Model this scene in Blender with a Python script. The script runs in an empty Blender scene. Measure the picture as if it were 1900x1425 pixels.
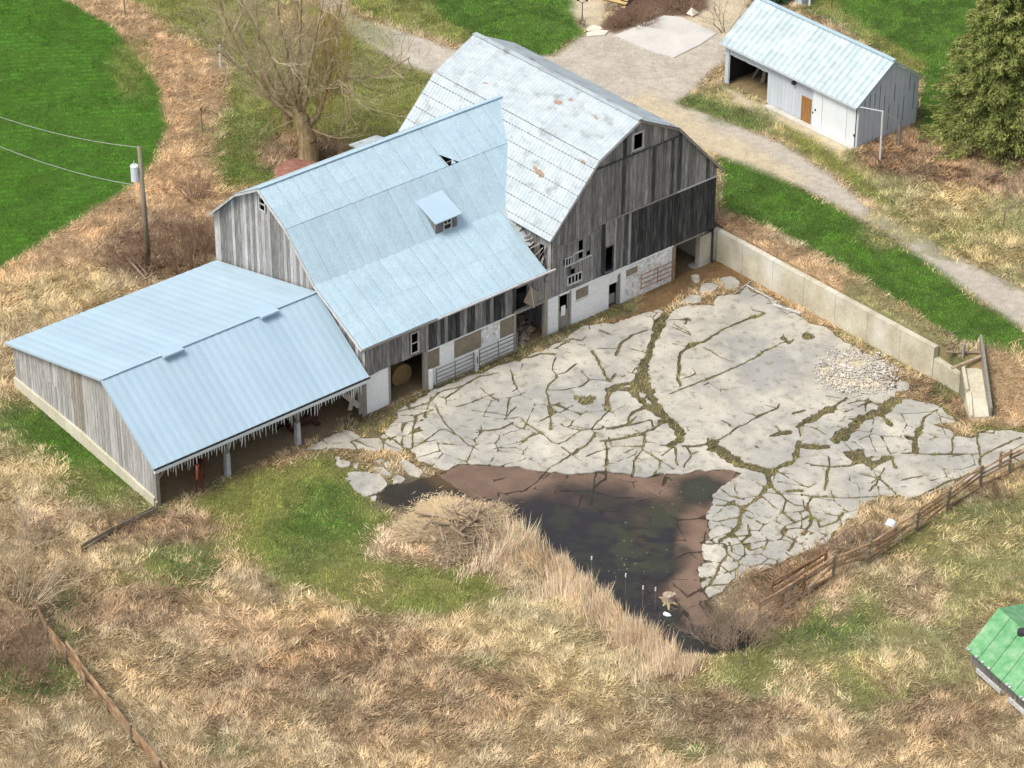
import bpy, bmesh, math, random
import numpy as np
from mathutils import Vector, Matrix
random.seed(7); rng = np.random.default_rng(7)
sc = bpy.context.scene; COL = sc.collection
# ------------------------------------------------------------------ camera
F_PX, PITCH, YAW, ROLL = 5736.572, math.radians(31.911), math.radians(40.568), math.radians(.305)
CAM = np.array([107.43, -94.712, 85.968])
HD = np.array([-math.cos(YAW), math.sin(YAW), 0.])
FW = HD * math.cos(PITCH) + np.array([0, 0, -math.sin(PITCH)])
_r = np.cross(FW, [0, 0, 1.]); _r /= np.linalg.norm(_r); _u = np.cross(_r, FW)
RT = _r * math.cos(ROLL) + _u * math.sin(ROLL); UP = -_r * math.sin(ROLL) + _u * math.cos(ROLL)
cd = bpy.data.cameras.new('camera'); co = bpy.data.objects.new('camera', cd); COL.objects.link(co)
m = Matrix.Identity(4)
for i in range(3):
    m[i][0] = RT[i]; m[i][1] = UP[i]; m[i][2] = -FW[i]; m[i][3] = CAM[i]
co.matrix_world = m
cd.sensor_width = 36; cd.lens = F_PX / 1900 * 36; cd.clip_start = 1; cd.clip_end = 3000
sc.camera = co
# ------------------------------------------------------------------ light
SUN_EL, SUN_AZ = math.radians(58), math.radians(-96)     # direction the light comes from (azimuth from +X)
w = bpy.data.worlds.new('World'); sc.world = w; w.use_nodes = True
nt = w.node_tree; bg = nt.nodes['Background']; sky = nt.nodes.new('ShaderNodeTexSky')
sky.sky_type = 'NISHITA'; sky.sun_disc = False; sky.sun_elevation = SUN_EL; sky.sun_rotation = math.pi / 2 - SUN_AZ
sky.air_density = 1.0; sky.dust_density = 3.5; sky.ozone_density = 1.0
hs_ = nt.nodes.new('ShaderNodeHueSaturation'); hs_.inputs['Saturation'].default_value = .55      # thin cloud whitens the sky
nt.links.new(sky.outputs[0], hs_.inputs['Color']); nt.links.new(hs_.outputs[0], bg.inputs[0]); bg.inputs[1].default_value = .125
sd = bpy.data.lights.new('sun', 'SUN'); so = bpy.data.objects.new('sun', sd); COL.objects.link(so)
sd.energy = 1.9; sd.angle = math.radians(22); sd.color = (1, .93, .82)
sdir = Vector((math.cos(SUN_EL) * math.cos(SUN_AZ), math.cos(SUN_EL) * math.sin(SUN_AZ), math.sin(SUN_EL)))
so.rotation_euler = sdir.to_track_quat('Z', 'Y').to_euler(); so.location = (0, 0, 60)
sc.view_settings.view_transform = 'Standard'; sc.view_settings.look = 'None'
sc.view_settings.gamma = 1; sc.view_settings.use_curve_mapping = False
sc.view_settings.exposure = 0.6
# ------------------------------------------------------------------ numeric helpers
def ray(x, y): return FW + RT * ((x - 950) / F_PX) - UP * ((y - 712.5) / F_PX)
def on(x, y, ax, val):
    d = ray(x, y); return CAM + d * ((val - CAM[ax]) / d[ax])
def onplane(x, y, p, n):
    d = ray(x, y); n = np.array(n, float); return CAM + d * (np.dot(np.array(p) - CAM, n) / np.dot(d, n))
def sstep(a, b, x):
    t = np.clip((x - a) / (b - a), 0, 1); return t * t * (3 - 2 * t)
def _hash(i, j, s):
    h = (i.astype(np.int64) * 374761393 + j.astype(np.int64) * 668265263 + s * 974634777) & 0xFFFFFFFF
    h = ((h ^ (h >> 13)) * 1274126177) & 0xFFFFFFFF
    return ((h ^ (h >> 16)) & 0xFFFF) / 65535.0
def vnoise(x, y, s=0):
    x = np.asarray(x, float); y = np.asarray(y, float)
    i = np.floor(x); j = np.floor(y); fx = x - i; fy = y - j
    fx = fx * fx * (3 - 2 * fx); fy = fy * fy * (3 - 2 * fy)
    a = _hash(i, j, s); b = _hash(i + 1, j, s); c = _hash(i, j + 1, s); d = _hash(i + 1, j + 1, s)
    return (a * (1 - fx) + b * fx) * (1 - fy) + (c * (1 - fx) + d * fx) * fy
def fbm(x, y, s=0, o=3):
    r = 0; a = .5; t = 0
    for k in range(o):
        r = r + a * vnoise(x * 2 ** k, y * 2 ** k, s + k * 17); t += a; a *= .55
    return r / t
def sdist(P, poly):
    """signed distance, positive inside"""
    poly = np.asarray(poly, float); n = len(poly); best = np.full(len(P), 1e9); ins = np.zeros(len(P), bool)
    for k in range(n):
        a = poly[k]; b = poly[(k + 1) % n]; e = b - a; L = max(e @ e, 1e-9)
        t = np.clip(((P - a) @ e) / L, 0, 1); d = P - a - t[:, None] * e
        best = np.minimum(best, (d * d).sum(1))
        c = ((a[1] > P[:, 1]) != (b[1] > P[:, 1]))
        with np.errstate(divide='ignore', invalid='ignore'):
            xi = (b[0] - a[0]) * (P[:, 1] - a[1]) / (b[1] - a[1] + 1e-12) + a[0]
        ins ^= c & (P[:, 0] < xi)
    d = np.sqrt(best); return np.where(ins, d, -d)
# ------------------------------------------------------------------ terrain
def ter_raw(u, v):
    u = np.asarray(u, float); v = np.asarray(v, float)
    hb = np.interp(v, [-40, -26, -5, 12.5], [.9, 1.0, 1.9, 2.0])
    t = np.clip(-u / 12.6, 0, 1)
    left = hb * t
    mid = np.where(u < -12.6, hb, 0.)
    right = 2.0 * sstep(0, 1, 1 - ((u - 16.6) - (v - 12.6)) * .7 / 3.6)
    z = np.where(v < -25.85, left, np.where(v < 12.62, mid, right))
    z = z + np.where(u < -13, np.minimum((-u - 13) * .01, .3), 0)
    rough = sstep(0, 4, np.maximum(u - 27, -v - 26)) + sstep(-14, -18, u) * .5
    z = z + rough * (fbm(u * .25, v * .25, 5) - .5) * .5
    return z
POND_PX = [(822, 872), (850, 860), (905, 860), (960, 866), (1010, 876), (1060, 882), (1110, 876), (1150, 878), (1200, 885), (1250, 876), (1300, 872), (1345, 870), (1372, 878),
           (1340, 905), (1316, 930), (1312, 960), (1318, 985), (1306, 1010), (1300, 1050), (1298, 1090), (1330, 1120), (1370, 1160), (1410, 1185), (1380, 1205), (1310, 1216),
           (1250, 1205), (1190, 1165), (1120, 1110), (1050, 1050), (980, 1000), (930, 965), (890, 935), (830, 930), (770, 940), (720, 935), (700, 918), (722, 900), (770, 892)]
POND = np.array([on(x, y, 2, 0)[:2] for x, y in POND_PX])
def ter(u, v):
    """ground height (sheet); the yard is dug 9 cm under the slab tops, the pond deeper"""
    return ter_raw(u, v)
def G(px, py):
    z = 1.0
    for _ in range(8):
        p = on(px, py, 2, z); z = float(ter_raw(p[0], p[1]))
    return np.array([p[0], p[1], z])
def gpoly(L): return np.array([G(x, y)[:2] for x, y in L])
def bed(u, v):
    P = np.stack([np.ravel(u), np.ravel(v)], 1); d = sdist(P, POND) + (fbm(P[:, 0] * 1.1, P[:, 1] * 1.1, 73, 4) - .5) * .7
    return np.where(d > 0, -.05 - np.minimum(d * .12, .28), 0).reshape(np.shape(u))
# ------------------------------------------------------------------ object helpers
def tag(o, label=None, cat=None, group=None, kind=None):
    if label: o['label'] = label
    if cat: o['category'] = cat
    if group: o['group'] = group
    if kind: o['kind'] = kind
    return o
def thing(name, label, cat, loc=(0, 0, 0), group=None, rz=0):
    o = bpy.data.objects.new(name, None); COL.objects.link(o); o.location = loc; o.rotation_euler = (0, 0, rz)
    o.empty_display_size = .3
    return tag(o, label, cat, group)
def link(name, me, mat, parent=None, loc=None):
    o = bpy.data.objects.new(name, me); COL.objects.link(o)
    if mat is not None and len(me.materials) == 0: me.materials.append(mat)
    if parent is not None: o.parent = parent
    if loc is not None: o.location = loc
    return o
class MB:
    def __init__(s): s.v = []; s.f = []
    def quad(s, *p):
        n = len(s.v); s.v += [tuple(map(float, q)) for q in p]; s.f.append(tuple(range(n, n + len(p))))
    def hexa(s, b, t):
        n = len(s.v); s.v += [tuple(map(float, q)) for q in b] + [tuple(map(float, q)) for q in t]
        s.f += [(n + 3, n + 2, n + 1, n), (n + 4, n + 5, n + 6, n + 7)] + [(n + i, n + (i + 1) % 4, n + 4 + (i + 1) % 4, n + 4 + i) for i in range(4)]
    def box(s, x0, x1, y0, y1, z0, z1):
        s.hexa([(x0, y0, z0), (x1, y0, z0), (x1, y1, z0), (x0, y1, z0)], [(x0, y0, z1), (x1, y0, z1), (x1, y1, z1), (x0, y1, z1)])
    def bar(s, a, b, w, h=None, up=(0, 0, 1)):
        h = h or w; a = Vector(a); b = Vector(b); d = (b - a).normalized(); up = Vector(up)
        if abs(d.dot(up)) > .98: up = Vector((1, 0, 0))
        sx = d.cross(up).normalized() * w / 2; sy = sx.cross(d).normalized() * h / 2
        q = [-sx - sy, sx - sy, sx + sy, -sx + sy]
        s.hexa([a + k for k in q], [b + k for k in q])
    def tube(s, a, b, r0, r1=None, n=6, cap=True):
        r1 = r0 if r1 is None else r1; a = Vector(a); b = Vector(b); d = (b - a)
        if d.length < 1e-6: return
        d.normalize(); up = Vector((0, 0, 1)) if abs(d.z) < .9 else Vector((1, 0, 0))
        x = d.cross(up).normalized(); y = d.cross(x); k = len(s.v)
        for c, r in ((a, r0), (b, r1)):
            for i in range(n):
                t = 2 * math.pi * i / n; s.v.append(tuple(c + x * math.cos(t) * r + y * math.sin(t) * r))
        for i in range(n): s.f.append((k + i, k + (i + 1) % n, k + n + (i + 1) % n, k + n + i))
        if cap: s.f.append(tuple(k + n + i for i in range(n))); s.f.append(tuple(k + n - 1 - i for i in range(n)))
    def poly(s, pts, z0v, th):
        """prism: pts list of 3D top points, extruded by vector th"""
        n = len(pts); k = len(s.v); s.v += [tuple(map(float, p)) for p in pts]
        s.v += [tuple(float(a + b) for a, b in zip(p, th)) for p in pts]
        s.f.append(tuple(k + i for i in range(n))); s.f.append(tuple(k + 2 * n - 1 - i for i in range(n)))
        for i in range(n): s.f.append((k + i, k + n + i, k + n + (i + 1) % n, k + (i + 1) % n))
    def build(s, name, mat, parent=None, smooth=False, local=False):
        me = bpy.data.meshes.new(name)
        off = (0, 0, 0)
        if parent is not None and not local:
            q = parent
            o3 = Vector((0, 0, 0))
            while q is not None: o3 += q.location; q = q.parent
            off = o3
        me.from_pydata([(a - off[0], b - off[1], c - off[2]) for a, b, c in s.v], [], s.f)
        bm = bmesh.new(); bm.from_mesh(me); bmesh.ops.recalc_face_normals(bm, faces=bm.faces); bm.to_mesh(me); bm.free()
        if smooth: me.polygons.foreach_set('use_smooth', [True] * len(me.polygons))
        return link(name, me, mat, parent)
def np_mesh(name, V, Fc, mat, col=None, parent=None):
    """V (n,3), Fc (m,k) -> mesh quickly; optional point colours"""
    me = bpy.data.meshes.new(name); n, k = Fc.shape
    me.vertices.add(len(V)); me.vertices.foreach_set('co', np.ascontiguousarray(V, np.float32).ravel())
    me.loops.add(n * k); me.loops.foreach_set('vertex_index', np.ascontiguousarray(Fc, np.int32).ravel())
    me.polygons.add(n); me.polygons.foreach_set('loop_start', np.arange(0, n * k, k, dtype=np.int32))
    try: me.polygons.foreach_set('loop_total', np.full(n, k, np.int32))
    except Exception: pass
    me.update(calc_edges=True)
    if col is not None:
        a = me.attributes.new('Col', 'FLOAT_COLOR', 'POINT')
        c = np.ones((len(V), 4), np.float32); c[:, :3] = col; a.data.foreach_set('color', c.ravel())
    return link(name, me, mat, parent)
# ------------------------------------------------------------------ materials
def mat(name, cols, scale=2., stretch=(1, 1, 1), rough=.85, bump=.3, bscale=25, objvar=.25, spec=.25, metal=0., fine=.25, detail=6, extra=None, attr=False, trans=0):
    M = bpy.data.materials.new(name); M.use_nodes = True; N = M.node_tree.nodes; Lk = M.node_tree.links
    B = N['Principled BSDF']; B.inputs['Roughness'].default_value = rough; B.inputs['Metallic'].default_value = metal
    B.inputs['Specular IOR Level'].default_value = spec
    tc = N.new('ShaderNodeTexCoord'); mp = N.new('ShaderNodeMapping'); mp.inputs['Scale'].default_value = stretch
    Lk.new(tc.outputs['Object'], mp.inputs[0])
    if attr:
        at = N.new('ShaderNodeAttribute'); at.attribute_name = 'Col'; cur = at.outputs['Color']
    else:
        nz = N.new('ShaderNodeTexNoise'); nz.inputs['Scale'].default_value = scale; nz.inputs['Detail'].default_value = detail
        nz.inputs['Roughness'].default_value = .62; Lk.new(mp.outputs[0], nz.inputs['Vector'])
        cr = N.new('ShaderNodeValToRGB'); e = cr.color_ramp.elements; lo, hi = .3, .7
        while len(e) < len(cols): e.new(.5)
        for i, c in enumerate(cols):
            e[i].position = lo + (hi - lo) * i / max(1, len(cols) - 1); e[i].color = (*c, 1)
        Lk.new(nz.outputs[0], cr.inputs[0]); cur = cr.outputs[0]
    def mul(cur, fac):
        mx = N.new('ShaderNodeMix'); mx.data_type = 'RGBA'; mx.blend_type = 'MULTIPLY'; mx.inputs[0].default_value = 1
        Lk.new(cur, mx.inputs[6]); Lk.new(fac, mx.inputs[7]); return mx.outputs[2]
    def rangeof(sock, a, b, c=0., d=1.):
        r = N.new('ShaderNodeMapRange'); r.inputs[1].default_value = c; r.inputs[2].default_value = d
        r.inputs[3].default_value = a; r.inputs[4].default_value = b; Lk.new(sock, r.inputs[0]); return r.outputs[0]
    if objvar > 0:
        oi = N.new('ShaderNodeObjectInfo'); cur = mul(cur, rangeof(oi.outputs['Random'], 1 - objvar, 1 + objvar))
    n2 = N.new('ShaderNodeTexNoise'); n2.inputs['Scale'].default_value = bscale; n2.inputs['Detail'].default_value = 4
    Lk.new(mp.outputs[0], n2.inputs['Vector'])
    if fine > 0: cur = mul(cur, rangeof(n2.outputs[0], 1 - fine, 1 + fine, .3, .7))
    if extra: cur = extra(N, Lk, tc, cur, mul, rangeof)
    Lk.new(cur, B.inputs['Base Color'])
    if bump > 0:
        bp = N.new('ShaderNodeBump'); bp.inputs['Strength'].default_value = bump; bp.inputs['Distance'].default_value = .02
        Lk.new(n2.outputs[0], bp.inputs['Height']); Lk.new(bp.outputs[0], B.inputs['Normal'])
    return M
def blotch(col, scale, lo, hi, stretch=(1, 1, 1), seed=0., amt=1.):
    """stain with a shape of its own"""
    def f(N, Lk, tc, cur, mul, rangeof):
        mp = N.new('ShaderNodeMapping'); mp.inputs['Scale'].default_value = stretch; mp.inputs['Location'].default_value = (seed, seed * .7, 0)
        Lk.new(tc.outputs['Object'], mp.inputs[0])
        n = N.new('ShaderNodeTexNoise'); n.inputs['Scale'].default_value = scale; n.inputs['Detail'].default_value = 5; Lk.new(mp.outputs[0], n.inputs['Vector'])
        r = rangeof(n.outputs[0], 0, amt, lo, hi)
        mx = N.new('ShaderNodeMix'); mx.data_type = 'RGBA'; Lk.new(r, mx.inputs[0]); Lk.new(cur, mx.inputs[6]); mx.inputs[7].default_value = (*col, 1)
        return mx.outputs[2]
    return f
def chain(*fs):
    def f(N, Lk, tc, cur, mul, rangeof):
        for g in fs: cur = g(N, Lk, tc, cur, mul, rangeof)
        return cur
    return f
def ntex(N, Lk, tc, sc_):
    n = N.new('ShaderNodeTexNoise'); n.inputs['Scale'].default_value = sc_; n.inputs['Detail'].default_value = 8; Lk.new(tc.outputs['Object'], n.inputs['Vector']); return n.outputs[0]
M_wood = mat('weathered_board', [(.12, .115, .11), (.22, .215, .205), (.34, .335, .32)], 3, (3, 3, .35), bscale=30, objvar=.3, fine=.4)
M_wood_dk = mat('dark_board', [(.022, .025, .025), (.05, .053, .052), (.13, .13, .125)], 3, (3, 3, .35), bscale=30, objvar=.4, fine=.45)
M_wood_lt = mat('pale_board', [(.26, .26, .25), (.38, .38, .37), (.5, .5, .49)], 3, (3, 3, .35), bscale=30, objvar=.2, fine=.35)
M_timber = mat('grey_timber', [(.22, .2, .17), (.34, .32, .28)], 4, (3, 3, .6), objvar=.2)
M_trim = mat('pale_trim', [(.42, .42, .41), (.6, .61, .61)], 4, objvar=.1, rough=.6)
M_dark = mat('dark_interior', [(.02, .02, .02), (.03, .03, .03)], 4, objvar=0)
M_batten = mat('roof_batten', [(.1, .09, .08), (.2, .18, .15)], 4, objvar=.2)
M_roof_w = mat('blue_grey_roof_sheet', [(.40, .545, .625), (.47, .615, .69)], .7, rough=.5, bump=.15, bscale=9, objvar=.03, spec=.45, fine=.10, metal=.15, extra=blotch((.36, .44, .48), 1.0, .5, .75, seed=6, amt=.4))
M_roof_s = mat('smooth_roof_sheet', [(.40, .55, .65), (.45, .59, .685)], .5, rough=.4, bump=.05, bscale=18, objvar=.03, spec=.5, fine=.06, metal=.15)
M_roof_m = mat('galvanised_roof_sheet', [(.34, .40, .43), (.40, .46, .49), (.46, .515, .535)], 1.6, (.8, 1.6, 1.6), rough=.6, bump=.1, bscale=22, objvar=.05, spec=.4, fine=.16, metal=.1,
               extra=chain(blotch((.17, .17, .16), 1.1, .57, .72, (.9, 1.5, 1.5), 3.1, .6), blotch((.27, .15, .07), .75, .665, .70, (.8, 1.5, 1.5), 8.6, .8)))
M_roof_g = mat('scaly_roof_sheet', [(.34, .43, .45), (.40, .49, .51), (.47, .55, .565)], 2.0, rough=.45, bump=.1, objvar=.1, spec=.5, fine=.1, metal=.15)
M_white = mat('whitewash', [(.80, .81, .79), (.86, .87, .85)], 1.5, rough=.8, bump=.5, bscale=9, objvar=.03, fine=.08, extra=blotch((.45, .43, .37), 1.6, .62, .8, seed=2, amt=.5))
M_stone = mat('whitewashed_stone', [(.4, .39, .36), (.74, .74, .71), (.84, .84, .81)], 3.5, rough=.85, bump=.9, bscale=6, objvar=.03, fine=.25)
M_tan = mat('tan_panel', [(.2, .17, .12), (.29, .245, .18)], 3, objvar=.12, fine=.2)
M_conc = mat('yard_concrete', [(.32, .305, .265), (.44, .415, .35), (.54, .505, .42)], .45, rough=.95, bump=.35, bscale=14, objvar=.11, fine=.2, detail=9,
             extra=chain(blotch((.22, .235, .245), .16, .47, .62, seed=4, amt=.55), blotch((.27, .265, .25), .8, .5, .68, seed=24, amt=.6), blotch((.21, .185, .13), 1.9, .56, .68, seed=1, amt=.6), blotch((.15, .16, .07), 3.4, .63, .7, seed=9, amt=.6), blotch((.52, .5, .45), .9, .56, .7, seed=14, amt=.5)))
M_conc_wet = mat('silted_concrete', [(.28, .21, .17), (.38, .30, .25)], .6, rough=.7, bump=.3, objvar=.12, fine=.2)
M_wallc = mat('wall_concrete', [(.36, .335, .24), (.50, .465, .355), (.64, .60, .49)], .7, (1, 1, .8), rough=.9, bump=.35, bscale=9, objvar=.05, fine=.12,
              extra=blotch((.66, .66, .63), .35, .5, .68, (1, 1, .6), 5, .6))
M_foot = mat('foundation_concrete', [(.5, .47, .36), (.62, .59, .47)], 1.2, rough=.9, objvar=.05)
M_pad = mat('pad_concrete', [(.5, .48, .44), (.6, .58, .54)], .8, rough=.9, objvar=.05, fine=.15)
M_garage = mat('light_grey_siding', [(.47, .525, .585), (.56, .61, .66)], 1.2, (1, 1, .4), rough=.6, objvar=.05, fine=.08, bump=.1)
M_gwhite = mat('white_door', [(.66, .72, .75), (.76, .8, .82)], .8, rough=.5, objvar=.03, fine=.03, bump=.05)
M_brown = mat('brown_door', [(.27, .13, .04), (.38, .2, .07)], 4, (3, 3, .5), objvar=.05)
M_rust = mat('rusty_pipe', [(.16, .075, .03), (.28, .15, .07), (.34, .25, .17)], 2.5, objvar=.25, fine=.3)
M_rustw = mat('orange_rail', [(.18, .10, .05), (.33, .21, .12), (.5, .38, .25)], 1.5, objvar=.2, fine=.3)
M_steel = mat('gate_steel', [(.13, .14, .14), (.24, .25, .25)], 3, rough=.5, objvar=.1, metal=.4)
M_pole = mat('pole_wood', [(.17, .15, .11), (.27, .24, .18)], 3, (3, 3, .4), objvar=.1)
M_xf = mat('transformer_grey', [(.58, .63, .65), (.68, .72, .74)], 2, rough=.4, objvar=0, fine=.04)
M_wire = mat('wire', [(.32, .34, .33), (.4, .42, .41)], 2, objvar=0)
M_bark = mat('grey_bark', [(.19, .135, .065), (.36, .28, .15), (.52, .44, .29)], 3, (2, 2, .6), objvar=.1, fine=.3)
M_twig = mat('bare_twigs', [(.26, .2, .14), (.42, .33, .25)], .8, objvar=.1, fine=.25)
M_twig_g = mat('grey_twigs', [(.38, .30, .19), (.54, .45, .31)], .8, objvar=.1, fine=.25)
M_twig_r = mat('reddish_twigs', [(.2, .125, .085), (.38, .26, .175)], .8, objvar=.1, fine=.25)
M_twig_y = mat('yellow_twigs', [(.42, .28, .06), (.6, .44, .14)], .8, objvar=.1, fine=.2)
M_needle = mat('spruce_needles', [(.06, .09, .022), (.20, .245, .06), (.40, .41, .15)], 1.1, objvar=0, fine=.3)
M_needle_d = mat('dark_evergreen', [(.03, .07, .03), (.06, .12, .05)], 1.5, objvar=0)
M_green = mat('green_roof_sheet', [(.09, .27, .11), (.15, .36, .17), (.27, .42, .26)], 2.2, rough=.55, objvar=.05, fine=.06, bump=.05)
M_horse = mat('bay_coat', [(.09, .025, .014), (.17, .055, .026)], 2, rough=.6, objvar=0, fine=.15)
M_horse2 = mat('dark_bay_coat', [(.04, .014, .012), (.085, .03, .022)], 2, rough=.6, objvar=0, fine=.15)
M_mane = mat('black_hair', [(.012, .01, .009), (.025, .02, .018)], 4, objvar=0)
M_red = mat('rust_red_cover', [(.17, .08, .055), (.27, .13, .095), (.33, .19, .14)], 2.5, objvar=0, fine=.4, bump=.8)
M_pink = mat('pinkish_board', [(.5, .33, .24), (.62, .44, .33)], 2, objvar=.1)
M_hay = mat('hay', [(.22, .13, .055), (.38, .25, .12)], 5, bump=1, objvar=.1, fine=.4)
M_ground = mat('ground', [], attr=True, rough=.95, bump=.4, bscale=16, objvar=0, fine=.34, extra=lambda N, Lk, tc, cur, mul, rangeof: mul(cur, rangeof(ntex(N, Lk, tc, 2.6), .87, 1.13, .3, .7)))
M_blade = mat('grass_blades', [], attr=True, rough=.95, bump=0, objvar=0, fine=0, spec=.1)
M_rub = mat('rubble_stone', [(.26, .245, .2), (.42, .4, .36), (.6, .58, .54)], 3, objvar=.2, fine=.2)
M_log = mat('dead_logs', [(.22, .16, .11), (.38, .3, .22)], 3, objvar=.3)
M_deck = mat('new_lumber', [(.56, .39, .17), (.66, .48, .24)], 2, objvar=.12)
M_plastic = mat('white_plastic', [(.72, .76, .82), (.8, .83, .87)], 2, rough=.4, objvar=0, fine=.03)
M_icew = mat('pale_icicle', [(.55, .56, .55), (.7, .72, .72)], 3, rough=.4, objvar=.15)
M_stonep = mat('pale_flagstone', [(.58, .55, .44), (.7, .67, .56)], 3, objvar=.05)
M_blue = mat('pale_blue_metal', [(.4, .5, .55), (.55, .65, .7)], 2, rough=.4, objvar=0)
M_iron = mat('black_iron', [(.03, .03, .03), (.06, .06, .06)], 3, rough=.5, objvar=0)
def water_mat():
    M = bpy.data.materials.new('pond_water'); M.use_nodes = True; N = M.node_tree.nodes; L = M.node_tree.links
    N.clear(); out = N.new('ShaderNodeOutputMaterial')
    at = N.new('ShaderNodeAttribute'); at.attribute_name = 'Col'
    sp = N.new('ShaderNodeSeparateColor'); L.new(at.outputs['Color'], sp.inputs[0])
    tr = N.new('ShaderNodeBsdfTransparent'); tr.inputs[0].default_value = (.82, .78, .74, 1)
    df = N.new('ShaderNodeBsdfDiffuse')
    mx = N.new('ShaderNodeMix'); mx.data_type = 'RGBA'; L.new(sp.outputs[1], mx.inputs[0])
    mx.inputs[6].default_value = (.031, .029, .031, 1); mx.inputs[7].default_value = (.048, .05, .034, 1); L.new(mx.outputs[2], df.inputs[0])
    m1 = N.new('ShaderNodeMixShader'); L.new(sp.outputs[0], m1.inputs[0]); L.new(tr.outputs[0], m1.inputs[1]); L.new(df.outputs[0], m1.inputs[2])
    gl = N.new('ShaderNodeBsdfGlossy'); gl.inputs['Roughness'].default_value = .12
    fr = N.new('ShaderNodeFresnel'); fr.inputs[0].default_value = 1.33
    nz = N.new('ShaderNodeTexNoise'); nz.inputs['Scale'].default_value = 3; tc = N.new('ShaderNodeTexCoord'); L.new(tc.outputs['Object'], nz.inputs[0])
    bp = N.new('ShaderNodeBump'); bp.inputs['Strength'].default_value = .12; bp.inputs['Distance'].default_value = .03; L.new(nz.outputs[0], bp.inputs['Height'])
    L.new(bp.outputs[0], gl.inputs['Normal']); L.new(bp.outputs[0], fr.inputs['Normal'])
    m2 = N.new('ShaderNodeMixShader'); L.new(fr.outputs[0], m2.inputs[0]); L.new(m1.outputs[0], m2.inputs[1]); L.new(gl.outputs[0], m2.inputs[2])
    L.new(m2.outputs[0], out.inputs[0]); return M
M_water = water_mat()
# ------------------------------------------------------------------ concrete yard: cracks traced on the ground plane
def T3(L): return [(700 + x * .3158, 600 + y * .3158) for x, y in L]
def T4(L): return [(1180 + x * .3158, 480 + y * .3158) for x, y in L]
def T5(L): return [(1280 + x * .3263, 780 + y * .3263) for x, y in L]
def TC(L): return [(560 + x * .3368, 740 + y * .3368) for x, y in L]
def TP(L): return [(1160 + x * .3895, 780 + y * .3895) for x, y in L]
YARD_PX = [(572, 834), (600, 815), (640, 795), (655, 800), (672, 812), (703, 812), (716, 800), (737, 776), (738, 764), (752, 752), (790, 733), (800, 727), (860, 703), (905, 688), (960, 668), (1010, 650), (1050, 628), (1085, 604), (1120, 598), (1140, 602), (1175, 586), (1222, 573)] + \
    T4([(180, 320), (250, 285), (320, 275), (390, 270), (460, 275), (480, 215), (600, 205), (640, 165), (800, 235), (900, 300), (1010, 380), (1100, 400), (1220, 480), (1400, 600), (1530, 760), (1520, 800), (1560, 820), (1620, 830), (1740, 850), (1800, 870), (1850, 930), (1870, 960)]) + \
    T5([(1290, 30), (1370, 20), (1480, 50), (1500, 85), (1600, 90), (1640, 60), (1720, 55), (1820, 50), (1880, 70), (1990, 120), (1990, 190), (1850, 250), (1750, 290), (1640, 330), (1500, 370), (1380, 410), (1250, 455), (1180, 425), (1080, 440), (960, 480), (950, 545), (890, 560), (850, 610), (780, 690), (620, 760), (440, 835), (300, 850), (240, 920), (160, 1010), (60, 1020), (120, 1130), (240, 1260)]) + \
    [(1330, 1214), (1250, 1208), (1190, 1168), (1120, 1113), (1050, 1053), (980, 1003), (930, 968), (890, 938), (850, 900), (800, 872), (765, 846), (752, 837), (700, 836), (640, 833)]
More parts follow.
